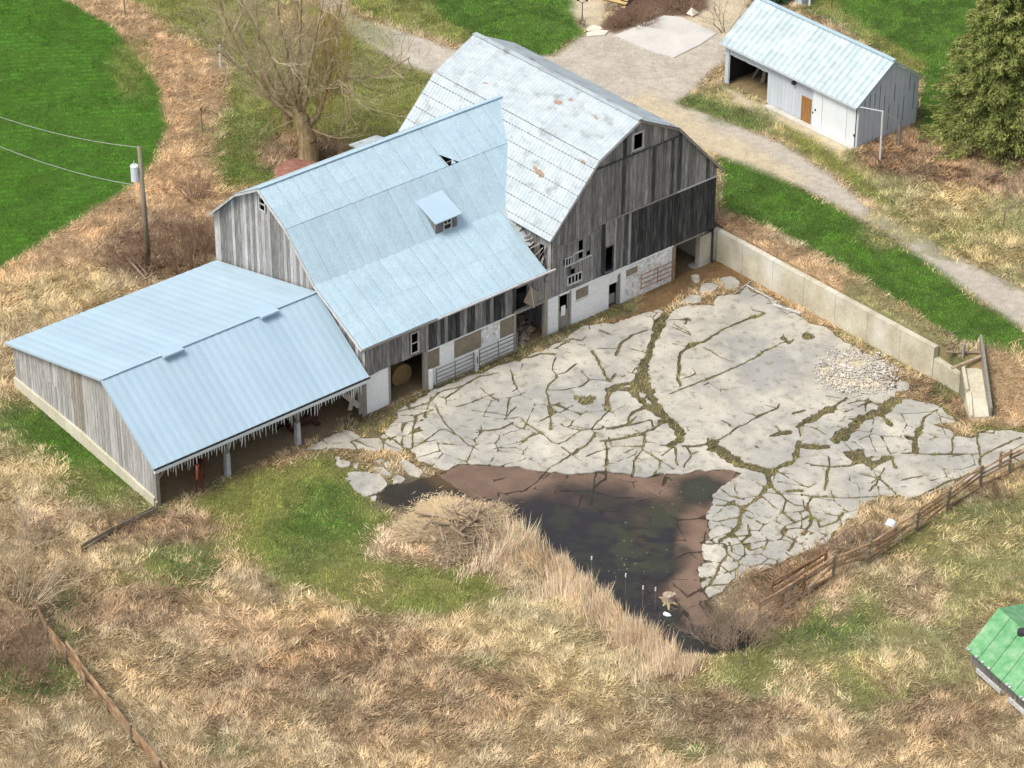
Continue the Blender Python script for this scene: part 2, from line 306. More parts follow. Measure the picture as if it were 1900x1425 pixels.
CR = [(T3([(1680, 0), (1620, 90), (1600, 180), (1560, 260), (1530, 340), (1500, 400)]), .42), (T3([(1500, 400), (1570, 470), (1650, 530), (1740, 590), (1780, 640), (1770, 690), (1720, 715)]), .34),
      (T3([(1530, 340), (1400, 365), (1350, 430), (1352, 510)]), .22), (T3([(1390, 380), (1480, 385), (1600, 400)]), .55), (T3([(1175, 435), (1215, 470), (1255, 440)]), .5),
      (T3([(1590, 40), (1500, 70), (1430, 120), (1400, 190)]), .16), (T3([(1290, 145), (1410, 150)]), .08), (T3([(1490, 150), (1580, 175)]), .12),
      (T3([(1260, 160), (1310, 240), (1340, 300), (1370, 345), (1400, 290)]), .16), (T3([(1370, 340), (1250, 330), (1200, 280)]), .08), (T3([(1250, 330), (1200, 370), (1110, 390), (1000, 390)]), .1),
      (T3([(1050, 200), (1030, 270), (1060, 310), (1010, 360), (990, 400), (1010, 470), (1040, 530)]), .09), (T3([(1170, 240), (1100, 290), (1050, 300)]), .07),
      (T3([(1040, 530), (1080, 520), (1150, 480)]), .09), (T3([(1040, 530), (960, 575)]), .06), (T3([(700, 250), (850, 205), (960, 180), (1050, 180)]), .14),
      (T3([(400, 440), (520, 360), (600, 310), (720, 290)]), .11), (T3([(780, 270), (800, 330), (820, 380), (790, 400)]), .07), (T3([(600, 380), (660, 420), (720, 460)]), .06),
      (T3([(460, 490), (560, 460), (690, 410)]), .05), (T3([(560, 510), (690, 530), (760, 540), (820, 490)]), .06), (T3([(750, 560), (830, 550), (880, 590), (960, 640), (1020, 690), (1060, 710)]), .08),
      (T3([(570, 640), (730, 620), (800, 580)]), .06), (T3([(670, 745), (740, 715), (820, 700), (950, 640)]), .06), (T3([(1060, 710), (1110, 690), (1160, 650), (1200, 625)]), .06),
      (T3([(1080, 590), (1110, 610), (1200, 625), (1320, 620), (1330, 600)]), .1), (T3([(1350, 620), (1470, 600), (1610, 565)]), .14), (T3([(1310, 690), (1470, 665), (1620, 625), (1650, 600)]), .12),
      (T3([(1090, 725), (1140, 770), (1230, 715), (1280, 640)]), .14), (T3([(1140, 770), (1030, 840)]), .1), (T3([(1140, 770), (1200, 810)]), .05), (T3([(1340, 690), (1350, 780), (1345, 905)]), .11),
      (T3([(1570, 650), (1560, 740), (1520, 790), (1500, 890)]), .07), (T3([(1450, 760), (1500, 735)]), .07), (T3([(1560, 740), (1660, 800), (1745, 860)]), .1), (T3([(1660, 800), (1660, 850), (1630, 890)]), .09),
      (T3([(1750, 720), (1765, 835)]), .1), (T3([(1670, 780), (1750, 720)]), .06), (T3([(1660, 720), (1720, 712), (1780, 690)]), .1), (T3([(1800, 720), (1905, 715)]), .17),
      (T3([(1820, 720), (1850, 770), (1900, 750)]), .09), (T3([(1850, 770), (1800, 850)]), .06), (T3([(340, 480), (390, 580), (450, 640), (520, 700), (600, 740)]), .06),
      (T3([(360, 630), (400, 620), (450, 650)]), .05), (T3([(240, 540), (210, 610), (205, 735)]), .1), (T3([(205, 730), (250, 710), (360, 630)]), .05), (T3([(330, 510), (240, 540), (140, 540)]), .07),
      (T3([(0, 630), (80, 670), (170, 742), (200, 735)]), .12), (T3([(165, 742), (240, 820), (300, 850), (390, 870)]), .42), (T3([(-60, 795), (100, 795), (150, 770), (165, 742)]), .1),
      (T3([(100, 470), (180, 450), (280, 395)]), .09), (T3([(180, 450), (190, 500), (290, 470), (370, 400), (470, 380), (520, 360)]), .1), (T3([(120, 520), (190, 500), (330, 510)]), .08),
      (T3([(1780, 170), (1770, 320), (1780, 370)]), .17), (T3([(1780, 170), (1810, 150), (1900, 110)]), .18), (T3([(1740, 20), (1840, 70)]), .07), (T3([(1480, 600), (1478, 550), (1510, 520), (1560, 500)]), .15),
      (T3([(1310, 40), (1380, 70)]), .13), (T3([(1140, 90), (1200, 100), (1220, 80)]), .1), (T3([(1040, 150), (1140, 90), (1040, 120)]), .05),
      (T4([(190, 300), (165, 330), (120, 430), (80, 540), (50, 640), (60, 750), (110, 860), (190, 960), (250, 1010), (262, 1070), (200, 1092)]), .36),
      (T4([(250, 720), (245, 620), (260, 560), (320, 500), (400, 490), (500, 420), (620, 370), (700, 335)]), .14), (T4([(390, 520), (430, 540)]), .08), (T4([(220, 385), (290, 420), (320, 445)]), .05),
      (T4([(300, 350), (290, 385)]), .1), (T4([(220, 500), (300, 515)]), .05), (T4([(200, 795), (280, 765), (340, 740), (470, 690), (580, 640), (700, 580), (760, 540), (850, 500), (900, 480)]), .11),
      (T4([(580, 610), (480, 570), (440, 545)]), .05), (T4([(280, 1100), (440, 1090)]), .17), (T4([(440, 1090), (520, 1040), (620, 980), (720, 925), (820, 880)]), .08), (T4([(500, 950), (570, 980)]), .09),
      (T4([(440, 1090), (560, 1175), (680, 1225), (800, 1245)]), .62), (T4([(800, 1240), (930, 1190), (960, 1080)]), .28), (T4([(960, 1105), (1110, 1110)]), .4), (T4([(640, 905), (720, 930)]), .07),
      (T4([(750, 855), (830, 880), (840, 850)]), .06), (T4([(790, 1040), (890, 1020)]), .36), (T4([(820, 980), (850, 1020)]), .12), (T4([(960, 980), (1050, 930), (1140, 880)]), .48), (T4([(1140, 880), (1180, 860), (1240, 815)]), .17),
      (T4([(920, 910), (990, 890)]), .14), (T4([(1170, 1060), (1240, 1010), (1330, 940), (1430, 900), (1520, 830), (1620, 790)]), .52), (T4([(1130, 1040), (1050, 990), (960, 980), (965, 1050)]), .05),
      (T4([(1240, 850), (1350, 830), (1370, 820)]), .07), (T4([(1350, 830), (1350, 900)]), .06), (T4([(1370, 830), (1430, 870)]), .09), (T4([(1120, 805), (1200, 820)]), .06), (T4([(1430, 900), (1500, 980)]), .2),
      (T4([(1590, 1040), (1640, 1060), (1680, 990)]), .32), (T4([(1640, 1060), (1645, 1140)]), .32), (T4([(1680, 990), (1700, 930), (1770, 890)]), .17), (T4([(1560, 1140), (1620, 1140), (1700, 1150), (1910, 1150)]), .1),
      (T4([(1290, 1150), (1330, 1185), (1400, 1210), (1470, 1180)]), .72), (T4([(1510, 1170), (1520, 1230)]), .17), (T4([(1000, 1200), (1130, 1220), (1270, 1215), (1310, 1195)]), .08), (T4([(1140, 1160), (1130, 1220), (1120, 1267)]), .09),
      (T4([(1220, 1080), (1290, 1150)]), .05), (T4([(690, 300), (760, 320), (700, 350)]), .12), (T4([(860, 440), (900, 500), (930, 470)]), .12),
      (T5([(450, 375), (440, 330), (445, 280)]), .25), (T5([(460, 370), (550, 450), (600, 480), (660, 490)]), .12), (T5([(440, 370), (400, 430), (320, 490), (290, 520), (280, 590), (230, 650), (170, 690)]), .17),
      (T5([(180, 390), (230, 430), (310, 450)]), .08), (T5([(320, 490), (250, 480), (150, 480)]), .07), (T5([(160, 570), (270, 550)]), .06), (T5([(110, 620), (160, 590), (240, 610)]), .07),
      (T5([(550, 450), (530, 520), (600, 580), (690, 540), (670, 480), (700, 430), (780, 430)]), .12), (T5([(690, 540), (680, 600), (640, 650)]), .18), (T5([(600, 580), (540, 600), (520, 640), (600, 680)]), .09),
      (T5([(600, 680), (560, 740)]), .1), (T5([(640, 400), (560, 405)]), .22), (T5([(780, 280), (770, 400)]), .12), (T5([(690, 255), (780, 265), (920, 260), (960, 200)]), .09),
      (T5([(1080, 330), (1130, 380), (1190, 430), (1250, 460)]), .15), (T5([(1080, 330), (1020, 400)]), .09), (T5([(960, 300), (1080, 330)]), .07), (T5([(700, 430), (960, 440), (1080, 430)]), .07),
      (T5([(720, 560), (740, 610), (840, 570), (870, 520)]), .1), (T5([(690, 540), (720, 560)]), .07), (T5([(1200, 340), (1320, 315)]), .09), (T5([(1110, 270), (1080, 320)]), .06),
      (T5([(1310, 190), (1500, 185), (1600, 190), (1650, 190)]), .09), (T5([(1650, 190), (1630, 110), (1640, 60)]), .1), (T5([(1650, 190), (1660, 280), (1580, 310), (1470, 350), (1250, 460)]), .15),
      (T5([(1660, 200), (1720, 170), (1880, 95)]), .15), (T5([(1770, 180), (1830, 210), (1880, 230)]), .08), (T5([(1660, 280), (1750, 300)]), .1), (T5([(1490, 190), (1490, 110), (1500, 85)]), .07),
      (T5([(330, 590), (340, 650), (290, 690), (340, 740), (330, 690)]), .07), (T5([(240, 660), (340, 650)]), .12), (T5([(340, 740), (410, 720)]), .09), (T5([(220, 690), (240, 750), (310, 780)]), .09),
      (T5([(60, 690), (100, 700), (190, 700), (220, 760), (170, 820), (150, 880), (110, 940), (60, 970)]), .12), (T5([(170, 820), (220, 860), (240, 880)]), .08), (T5([(110, 940), (230, 930)]), .1), (T5([(80, 790), (130, 800)]), .08),
      (TC([(270, 165), (335, 215), (420, 205), (480, 260), (570, 290), (610, 270)]), .09), (TC([(1370, 380), (1300, 440), (1210, 490)]), .08), (TC([(1430, 490), (1600, 490), (1670, 430), (1680, 380)]), .08),
      (TC([(1600, 490), (1720, 520), (1830, 520)]), .07), (TC([(1550, 510), (1520, 570)]), .07), (TP([(240, 460), (350, 460), (400, 440)]), .07), (TP([(40, 760), (200, 660), (300, 620), (370, 620)]), .12), (TP([(230, 760), (300, 830), (360, 800)]), .12)]
ISL = [TC(q) for q in ([(260, 460), (320, 410), (430, 410), (475, 470), (430, 510), (350, 540), (300, 510)], [(190, 345), (230, 335), (268, 350), (260, 375), (220, 380), (190, 365)], [(180, 378), (235, 388), (210, 397)],
       [(285, 355), (315, 350), (305, 385), (280, 378)], [(248, 408), (300, 398), (350, 405), (300, 432), (260, 440)], [(390, 378), (440, 372), (500, 415), (472, 432), (405, 395)],
       [(537, 342), (570, 335), (630, 370), (668, 400), (650, 432), (600, 420), (560, 390)], [(498, 442), (530, 418), (572, 440), (540, 470), (505, 473)], [(440, 352), (480, 345), (492, 378), (470, 382)],
       [(395, 345), (450, 330), (430, 365)], [(380, 540), (412, 530), (412, 565), (390, 570)], [(168, 315), (222, 322), (200, 338)], [(310, 440), (345, 430), (365, 405), (330, 400)], [(238, 435), (290, 440), (250, 455)])] + \
      [T4(q) for q in ([(325, 95), (365, 90), (378, 130), (350, 145), (325, 120)], [(490, 110), (560, 98), (610, 130), (600, 170), (540, 182), (500, 150)], [(385, 150), (440, 138), (490, 160), (440, 200), (370, 205)],
       [(245, 262), (320, 212), (385, 215), (385, 258), (320, 262)], [(300, 40), (390, -20), (400, 20), (350, 60)], [(1520, 735), (1560, 715), (1610, 735), (1600, 775), (1540, 775)])]
YARD = np.array([on(x, y, 2, 0)[:2] for x, y in YARD_PX])
R = .05; g0 = YARD.min(0) - 1.2; g1 = YARD.max(0) + 1.2
NU, NV = [int(t) for t in np.ceil((g1 - g0) / R)]
GU, GV = np.meshgrid(g0[0] + (np.arange(NU) + .5) * R, g0[1] + (np.arange(NV) + .5) * R, indexing='ij')
GP = np.stack([GU.ravel(), GV.ravel()], 1)
dy = sdist(GP, YARD) + (fbm(GP[:, 0] * 1.3, GP[:, 1] * 1.3, 3, 4) - .5) * .5
inyard = (dy > 0).reshape(NU, NV)
dp = sdist(GP, POND) + (fbm(GP[:, 0] * 1.1, GP[:, 1] * 1.1, 73, 4) - .5) * .7; inpond = (dp > 0).reshape(NU, NV)
solid = inyard.copy()
wob = fbm(GU * 1.6, GV * 1.6, 8, 3); wob2 = fbm(GU * 5, GV * 5, 9, 2)
GUd = GU + (fbm(GU * 1.7, GV * 1.7, 21, 3) - .5) * .18; GVd = GV + (fbm(GU * 1.7, GV * 1.7, 22, 3) - .5) * .18
def carve(pl, wd):
    q = [on(x, y, 2, 0)[:2] for x, y in pl]
    for a, b in zip(q[:-1], q[1:]):
        pad = wd + .5; lo = np.minimum(a, b) - pad; hi = np.maximum(a, b) + pad
        i0, j0 = np.maximum(((lo - g0) / R).astype(int), 0); i1, j1 = ((hi - g0) / R).astype(int) + 1
        U = GUd[i0:i1, j0:j1]; V = GVd[i0:i1, j0:j1]; e = b - a
        t = np.clip(((U - a[0]) * e[0] + (V - a[1]) * e[1]) / max(e @ e, 1e-9), 0, 1)
        d = np.hypot(U - a[0] - t * e[0], V - a[1] - t * e[1])
        ww = wd * .5 * (.75 if wd < .2 else 1) * (.1 + 1.9 * wob[i0:i1, j0:j1] * (.4 + 1.2 * wob2[i0:i1, j0:j1])) + (.02 if wd < .2 else .02)
        solid[i0:i1, j0:j1] &= ~(d < ww)
for pl, wd in CR: carve(pl, wd)
# hairline fracturing (drowned slabs, and the crumbled lower edge of the yard)
sd_ = rng.uniform(g0, g1, (420, 2)); k1 = np.full((NU, NV), 1e9); k2 = k1.copy()
fine_zone = inpond.copy(); zz = gpoly(T5([(60, 480), (200, 380), (600, 440), (980, 470), (850, 640), (450, 860), (60, 1050)]))
fz2 = (sdist(GP, zz) > 0).reshape(NU, NV)
for s_ in sd_:
    i0, j0 = np.maximum(((s_ - 2.4 - g0) / R).astype(int), 0); i1, j1 = ((s_ + 2.4 - g0) / R).astype(int)
    d = np.hypot(GUd[i0:i1, j0:j1] - s_[0], GVd[i0:i1, j0:j1] - s_[1])
    a = k1[i0:i1, j0:j1]; b = k2[i0:i1, j0:j1]
    nb = np.minimum(b, np.maximum(a, d)); a[:] = np.minimum(a, d); b[:] = nb
edge = (k2 - k1) < np.where(inpond, .045, .06); hair = (k2 - k1) < .042; gate = fbm(GU * .33, GV * .33, 71, 2)
solid &= ~(edge & ((fine_zone & (wob > .5)) | (fz2 & (wob2 > .42)))); big_slab = (sdist(GP, gpoly([(1215, 590), (1330, 560), (1440, 570), (1600, 680), (1500, 800), (1420, 850), (1300, 820), (1210, 720)])) > 0).reshape(NU, NV)
lz = (sdist(GP, gpoly([(900, 690), (1100, 600), (1215, 600), (1200, 690), (1260, 790), (1240, 880), (1040, 880), (760, 850), (720, 810)])) > 0).reshape(NU, NV)
solid &= ~(hair & ~inpond & (np.where(big_slab, gate > .7, np.where(lz, gate > .5, gate > .53))) & (wob2 > .22))
for q in ISL:
    P_ = np.array([on(x, y, 2, 0)[:2] for x, y in q]); dd = (sdist(GP, P_) + (wob2.ravel() - .5) * .12).reshape(NU, NV)
    solid |= dd > 0
# pits grown over with moss and weeds
for px, py, r_ in [(1499, 624, .36), (1455, 628, .22), (1083, 742, .3), (1300, 757, .1), (1356, 790, .1), (1404, 829, .12), (1464, 801, .15), (1536, 758, .08), (1130, 733, .1)]:
    c = on(px, py, 2, 0); solid &= ~(np.hypot(GUd - c[0], GVd - c[1]) < r_)
lab = np.zeros((NU, NV), np.int32); cls = solid * (1 + inpond.astype(int)); nl = 0; comps = []
flat = cls.ravel().tolist(); lf = [0] * len(flat)
for s0 in range(len(flat)):
    if flat[s0] and not lf[s0]:
        nl += 1; c = flat[s0]; st = [s0]; lf[s0] = nl; cells = []
        while st:
            p = st.pop(); cells.append(p)
            for q in (p - 1, p + 1, p - NV, p + NV):
                if 0 <= q < len(flat) and flat[q] == c and not lf[q]: lf[q] = nl; st.append(q)
        comps.append((nl, c, cells))
lab = np.array(lf, np.int32).reshape(NU, NV)
def trace(cells):
    S = set(cells); nxt = {}
    for p in cells:
        i, j = divmod(p, NV)
        if (p - NV) not in S: nxt.setdefault((i, j + 1), []).append((i, j))
        if (p + NV) not in S: nxt.setdefault((i + 1, j), []).append((i + 1, j + 1))
        if (p - 1) not in S: nxt.setdefault((i, j), []).append((i + 1, j))
        if (p + 1) not in S: nxt.setdefault((i + 1, j + 1), []).append((i, j + 1))
    loops = []
    while nxt:
        s = next(iter(nxt)); loop = [s]; cur = s; prev = None
        while True:
            o = nxt[cur]
            if len(o) > 1 and prev is not None:
                d = (cur[0] - prev[0], cur[1] - prev[1])
                o.sort(key=lambda q: d[0] * (q[1] - cur[1]) - d[1] * (q[0] - cur[0]))
                n = o.pop(-1)
            else: n = o.pop()
            if not o: del nxt[cur]
            prev = cur; cur = n
            if cur == s: break
            if cur not in nxt: break
            loop.append(cur)
        loops.append(loop)
    return sorted(loops, key=len, reverse=True)
def dpsimp(P, tol):
    keep = np.zeros(len(P), bool); keep[0] = keep[-1] = True; st = [(0, len(P) - 1)]
    while st:
        a, b = st.pop()
        if b - a < 2: continue
        e = P[b] - P[a]; L = np.hypot(*e); q = P[a + 1:b] - P[a]
        d = np.abs(e[0] * q[:, 1] - e[1] * q[:, 0]) / L if L > 1e-6 else np.hypot(q[:, 0], q[:, 1])
        k = int(d.argmax())
        if d[k] > tol: k += a + 1; keep[k] = True; st += [(a, k), (k, b)]
    return P[keep]
yard = thing('concrete_yard', 'cracked pale concrete yard beside the barn, weeds growing in its joints', None); yard['kind'] = 'structure'
del_cat = yard.pop('category', None)
slabs = []
def clean(lp):
    lp = np.array(lp, float); sm = (np.roll(lp, 1, 0) + lp * 2 + np.roll(lp, -1, 0)) / 4; sm = (np.roll(sm, 1, 0) + sm * 2 + np.roll(sm, -1, 0)) / 4
    k = int(np.argmax(((sm - sm.mean(0)) ** 2).sum(1))); sm = np.roll(sm, -k, 0); sm = np.vstack([sm, sm[:1]])
    return g0 + dpsimp(sm, .5)[:-1] * R
for nl_, c, cells in comps:
    if len(cells) < 22: continue
    lps = [clean(l) for l in trace(cells) if len(l) >= 12]
    lps = [l for l in lps if len(l) >= 3]
    if lps: slabs.append((len(cells), c, lps))
slabs.sort(key=lambda t: -t[0]); print('slabs', len(slabs))
from mathutils.geometry import tessellate_polygon
small = {1: MB(), 2: MB()}
for si, (nc, c, LP) in enumerate(slabs):
    th = .08; tx, ty = rng.normal(0, .010, 2) if nc < 3000 else (0, 0); z0 = rng.uniform(-.03, .015) if nc < 6000 else 0
    cen = LP[0].mean(0)
    if c == 2: z0 = min(z0, 0) * .5 - .005
    T = []
    for P in LP:
        bz = np.minimum(bed(P[:, 0], P[:, 1]), -.075) if c == 2 else np.zeros(len(P))
        T.append([Vector((p[0], p[1], float(z0 + b + (p[0] - cen[0]) * tx + (p[1] - cen[1]) * ty))) for p, b in zip(P, bz)])
    mb = MB() if si < 290 else small[c]; k0 = len(mb.v); fl = [p for l in T for p in l]; mb.v += [tuple(p) for p in fl] + [(p.x, p.y, p.z - th) for p in fl]
    mb.f += [tuple(k0 + i for i in t) for t in tessellate_polygon(T)]
    o_ = 0
    for l in T:
        m_n = len(l)
        for i in range(m_n): a, b = k0 + o_ + i, k0 + o_ + (i + 1) % m_n; mb.f.append((a, b, b + len(fl), a + len(fl)))
        o_ += m_n
    if si < 290: mb.build('concrete_slab', M_conc_wet if c == 2 else M_conc, yard)
for c, mb in small.items():
    if mb.v: tag(mb.build('concrete_fragments', M_conc_wet if c == 2 else M_conc, yard), kind='stuff')
def yard_state(P):
    ij = np.floor((P - g0) / R).astype(int); ok = (ij[:, 0] >= 0) & (ij[:, 1] >= 0) & (ij[:, 0] < NU) & (ij[:, 1] < NV)
    ij = np.clip(ij, 0, [NU - 1, NV - 1]); s = solid[ij[:, 0], ij[:, 1]]; y = inyard[ij[:, 0], ij[:, 1]]
    pd = inpond[ij[:, 0], ij[:, 1]]
    return np.where(ok, np.where(pd, 3, np.where(s, 2, np.where(y, 1, 0))), 0)
# ------------------------------------------------------------------ ground cover zones
K = ['straw', 'brush', 'yellow', 'pink', 'vivid', 'olive', 'dgreen', 'gravel', 'sand', 'crop', 'reddirt', 'joint', 'litter', 'mulch', 'greytan', 'mud']
#        ground rgb           blade A             blade B              dens  height lean
KP = {'straw': ((.22, .165, .085), (.64, .51, .32), (.37, .28, .165), 1., .14, 1.7), 'brush': ((.16, .11, .07), (.49, .35, .22), (.24, .165, .10), 1., .18, 1.5),
      'yellow': ((.28, .22, .10), (.72, .58, .34), (.45, .355, .19), 1., .15, 1.8), 'pink': ((.30, .21, .13), (.80, .61, .40), (.52, .37, .23), 1., .15, 1.8),
      'vivid': ((.05, .095, .015), (.085, .215, .022), (.17, .29, .055), .9, .07, .9), 'olive': ((.13, .14, .04), (.22, .27, .07), (.38, .35, .13), .9, .08, 1.),
      'dgreen': ((.08, .11, .035), (.13, .22, .055), (.27, .28, .09), .9, .11, 1.), 'gravel': ((.40, .36, .30), (.3, .26, .2), (.4, .35, .28), .03, .03, 1.),
      'sand': ((.47, .40, .28), (.55, .46, .3), (.4, .33, .2), .12, .05, 1.5), 'crop': ((.05, .11, .012), (.075, .225, .018), (.12, .29, .04), 1., .07, .5),
      'reddirt': ((.19, .12, .06), (.30, .19, .09), (.2, .14, .06), .5, .08, 1.5), 'joint': ((.12, .105, .06), (.19, .205, .065), (.36, .28, .15), .75, .13, 1.2),
      'litter': ((.30, .21, .12), (.66, .47, .28), (.36, .24, .13), .8, .12, 2.2), 'mulch': ((.12, .075, .05), (.2, .13, .09), (.1, .07, .05), .3, .1, 1.), 
      'greytan': ((.19, .175, .085), (.50, .44, .23), (.30, .30, .12), 1., .11, 1.5), 'mud': ((.10, .085, .055), (.13, .12, .08), (.2, .17, .1), .15, .1, 1.)}
Gc = np.array([KP[k][0] for k in K]); Ac = np.array([KP[k][1] for k in K]); Bc = np.array([KP[k][2] for k in K])
Dn = np.array([KP[k][3] for k in K]); Ht = np.array([KP[k][4] for k in K]); Ln = np.array([KP[k][5] for k in K])
ZP = [('litter', 1, 1, [(100, -60), (230, -60), (330, 60), (400, 110), (425, 150), (410, 260), (400, 330), (440, 380), (300, 520), (120, 520), (-80, 560), (-80, 400), (300, 260), (260, 150), (180, 60)]),
      ('crop', .35, .5, [(-250, -200), (60, -60), (120, 0), (200, 40), (262, 110), (300, 170), (312, 230), (290, 300), (235, 352), (150, 405), (60, 462), (0, 503), (-260, 640)]),
      ('olive', .7, .8, [(330, -60), (560, -60), (580, 10), (720, 80), (880, 140), (760, 250), (650, 300), (520, 335), (415, 350), (398, 300), (412, 215), (428, 120), (330, 60), (230, -10)]),
      ('brush', .6, 1, [(480, 270), (520, 245), (620, 250), (640, 290), (560, 320), (490, 315)]),
      ('olive', .5, .5, [(620, -60), (1060, -60), (1085, 60), (1010, 105), (880, 90), (740, 50), (640, 10)]),
      ('vivid', .6, .8, [(800, -60), (1064, -60), (1088, 62), (1010, 106), (900, 78), (830, 40), (790, 0)]),
      ('gravel', .35, .4, [(560, -40), (620, -40), (650, 28), (780, 68), (880, 104), (1030, 104), (1088, 62), (1130, 58), (1330, -10), (1400, 20), (1345, 110), (1262, 190), (1320, 212), (1450, 265), (1540, 322), (1620, 390), (1720, 440), (1900, 540), (2100, 640), (2100, 760), (1900, 612), (1780, 532), (1640, 432), (1480, 345), (1330, 288), (1200, 230), (860, 150), (800, 138), (700, 95), (640, 55)]),
      ('sand', .8, 1.2, [(1080, 200), (1200, 170), (1330, 240), (1500, 330), (1480, 345), (1330, 288)]),
      ('sand', .4, .5, [(1290, -20), (1400, -20), (1345, 90), (1330, 62), (1235, 30)]),
      ('sand', .4, .6, [(1064, -60), (1120, -60), (1120, 58), (1085, 55), (1060, 18)]),
      ('mulch', .25, .3, [(1125, 35), (1160, 0), (1310, -30), (1318, 15), (1290, 30), (1230, 30), (1140, 62), (1112, 50)]),
      ('vivid', .5, .7, [(1330, 285), (1480, 345), (1640, 432), (1780, 532), (1900, 612), (2050, 720), (2050, 760), (1900, 668), (1780, 635), (1700, 585), (1560, 495), (1440, 430), (1335, 385)]),
      ('litter', .5, .7, [(1325, 390), (1440, 432), (1560, 500), (1650, 560), (1760, 640), (1745, 655), (1320, 430)]),
      ('greytan', .5, .7, [(1560, 505), (1650, 555), (1700, 590), (1780, 640), (1820, 650), (1790, 690), (1740, 650), (1560, 560)]),
      ('litter', .6, 1, [(1830, 650), (1900, 670), (2000, 720), (2000, 800), (1870, 790), (1840, 760)]),
      ('greytan', .5, 1.5, [(1262, 190), (1345, 155), (1420, 190), (1520, 240), (1600, 275), (1700, 240), (1760, 240), (2000, 250), (2000, 580), (1900, 535), (1720, 438), (1620, 385), (1540, 318), (1450, 262), (1320, 210)]),
      ('dgreen', .4, .8, [(1262, 190), (1290, 178), (1400, 215), (1440, 250), (1400, 245), (1300, 205)]),
      ('sand', .4, .7, [(1350, 165), (1420, 195), (1590, 268), (1560, 285), (1440, 225), (1360, 190)]),
      ('olive', .4, .8, [(1440, 225), (1500, 255), (1600, 330), (1700, 420), (1640, 395), (1540, 310), (1470, 265)]),
      ('brush', .7, 1.2, [(1592, 272), (1700, 230), (1800, 240), (1900, 300), (1900, 360), (1760, 350), (1680, 330), (1600, 310)]),
      ('vivid', .6, 1, [(1560, -60), (2000, -60), (2000, 250), (1705, 240), (1705, 145), (1640, 100), (1560, 45), (1490, 20)]),
      ('olive', .5, .9, [(1490, 15), (1560, 40), (1650, 100), (1705, 142), (1720, 120), (1620, 60), (1560, 20), (1540, 0)]),
      ('olive', .8, 1.6, [(330, 935), (420, 885), (520, 860), (600, 838), (640, 845), (690, 905), (735, 960), (715, 1010), (760, 1050), (900, 1060), (940, 1120), (830, 1140), (700, 1140), (600, 1110), (500, 1075), (470, 1040), (440, 1000), (370, 960)]),
      ('dgreen', 1.2, 1.8, [(10, 735), (120, 790), (240, 880), (285, 940), (240, 945), (120, 930), (0, 830), (-60, 790)]),
      ('vivid', 1.2, 2.4, [(40, 745), (150, 812), (262, 905), (200, 900), (110, 850), (40, 800)]),
      ('greytan', 1.2, 2.2, [(1180, 1210), (1300, 1240), (1440, 1160), (1600, 1050), (1760, 960), (1960, 860), (2000, 1000), (1850, 1120), (1780, 1200), (1820, 1300), (1600, 1320), (1400, 1330)]),
      ('joint', .3, .3, YARD_PX), ('mud', .3, .3, POND_PX),
      ('reddirt', .4, .5, [(1180, 560), (1210, 525), (1250, 500), (1300, 480), (1330, 475), (1400, 520), (1390, 545), (1340, 520), (1290, 530), (1240, 572), (1140, 600), (1130, 575)]),
      ('joint', .3, .4, [(640, 790), (700, 760), (740, 748), (800, 725), (960, 650), (1010, 620), (1090, 590), (1180, 545), (1180, 580), (1085, 604), (960, 668), (800, 728), (740, 770), (705, 812), (660, 812)]),
      ('brush', .5, .6, [(1700, 700), (1790, 700), (1800, 790), (1900, 790), (1900, 810), (1820, 800), (1760, 770), (1690, 735)]),
      ('litter', .4, .5, [(280, 900), (330, 905), (480, 850), (560, 830), (580, 815), (640, 790), (640, 740), (400, 800), (290, 860)]),
      ('mud', .6, .8, [(680, 900), (760, 880), (830, 880), (900, 935), (830, 950), (760, 960), (700, 940)]),
      ('olive', .6, 1, [(1690, 745), (1800, 790), (2000, 800), (2000, 840), (1800, 795), (1740, 770)])]
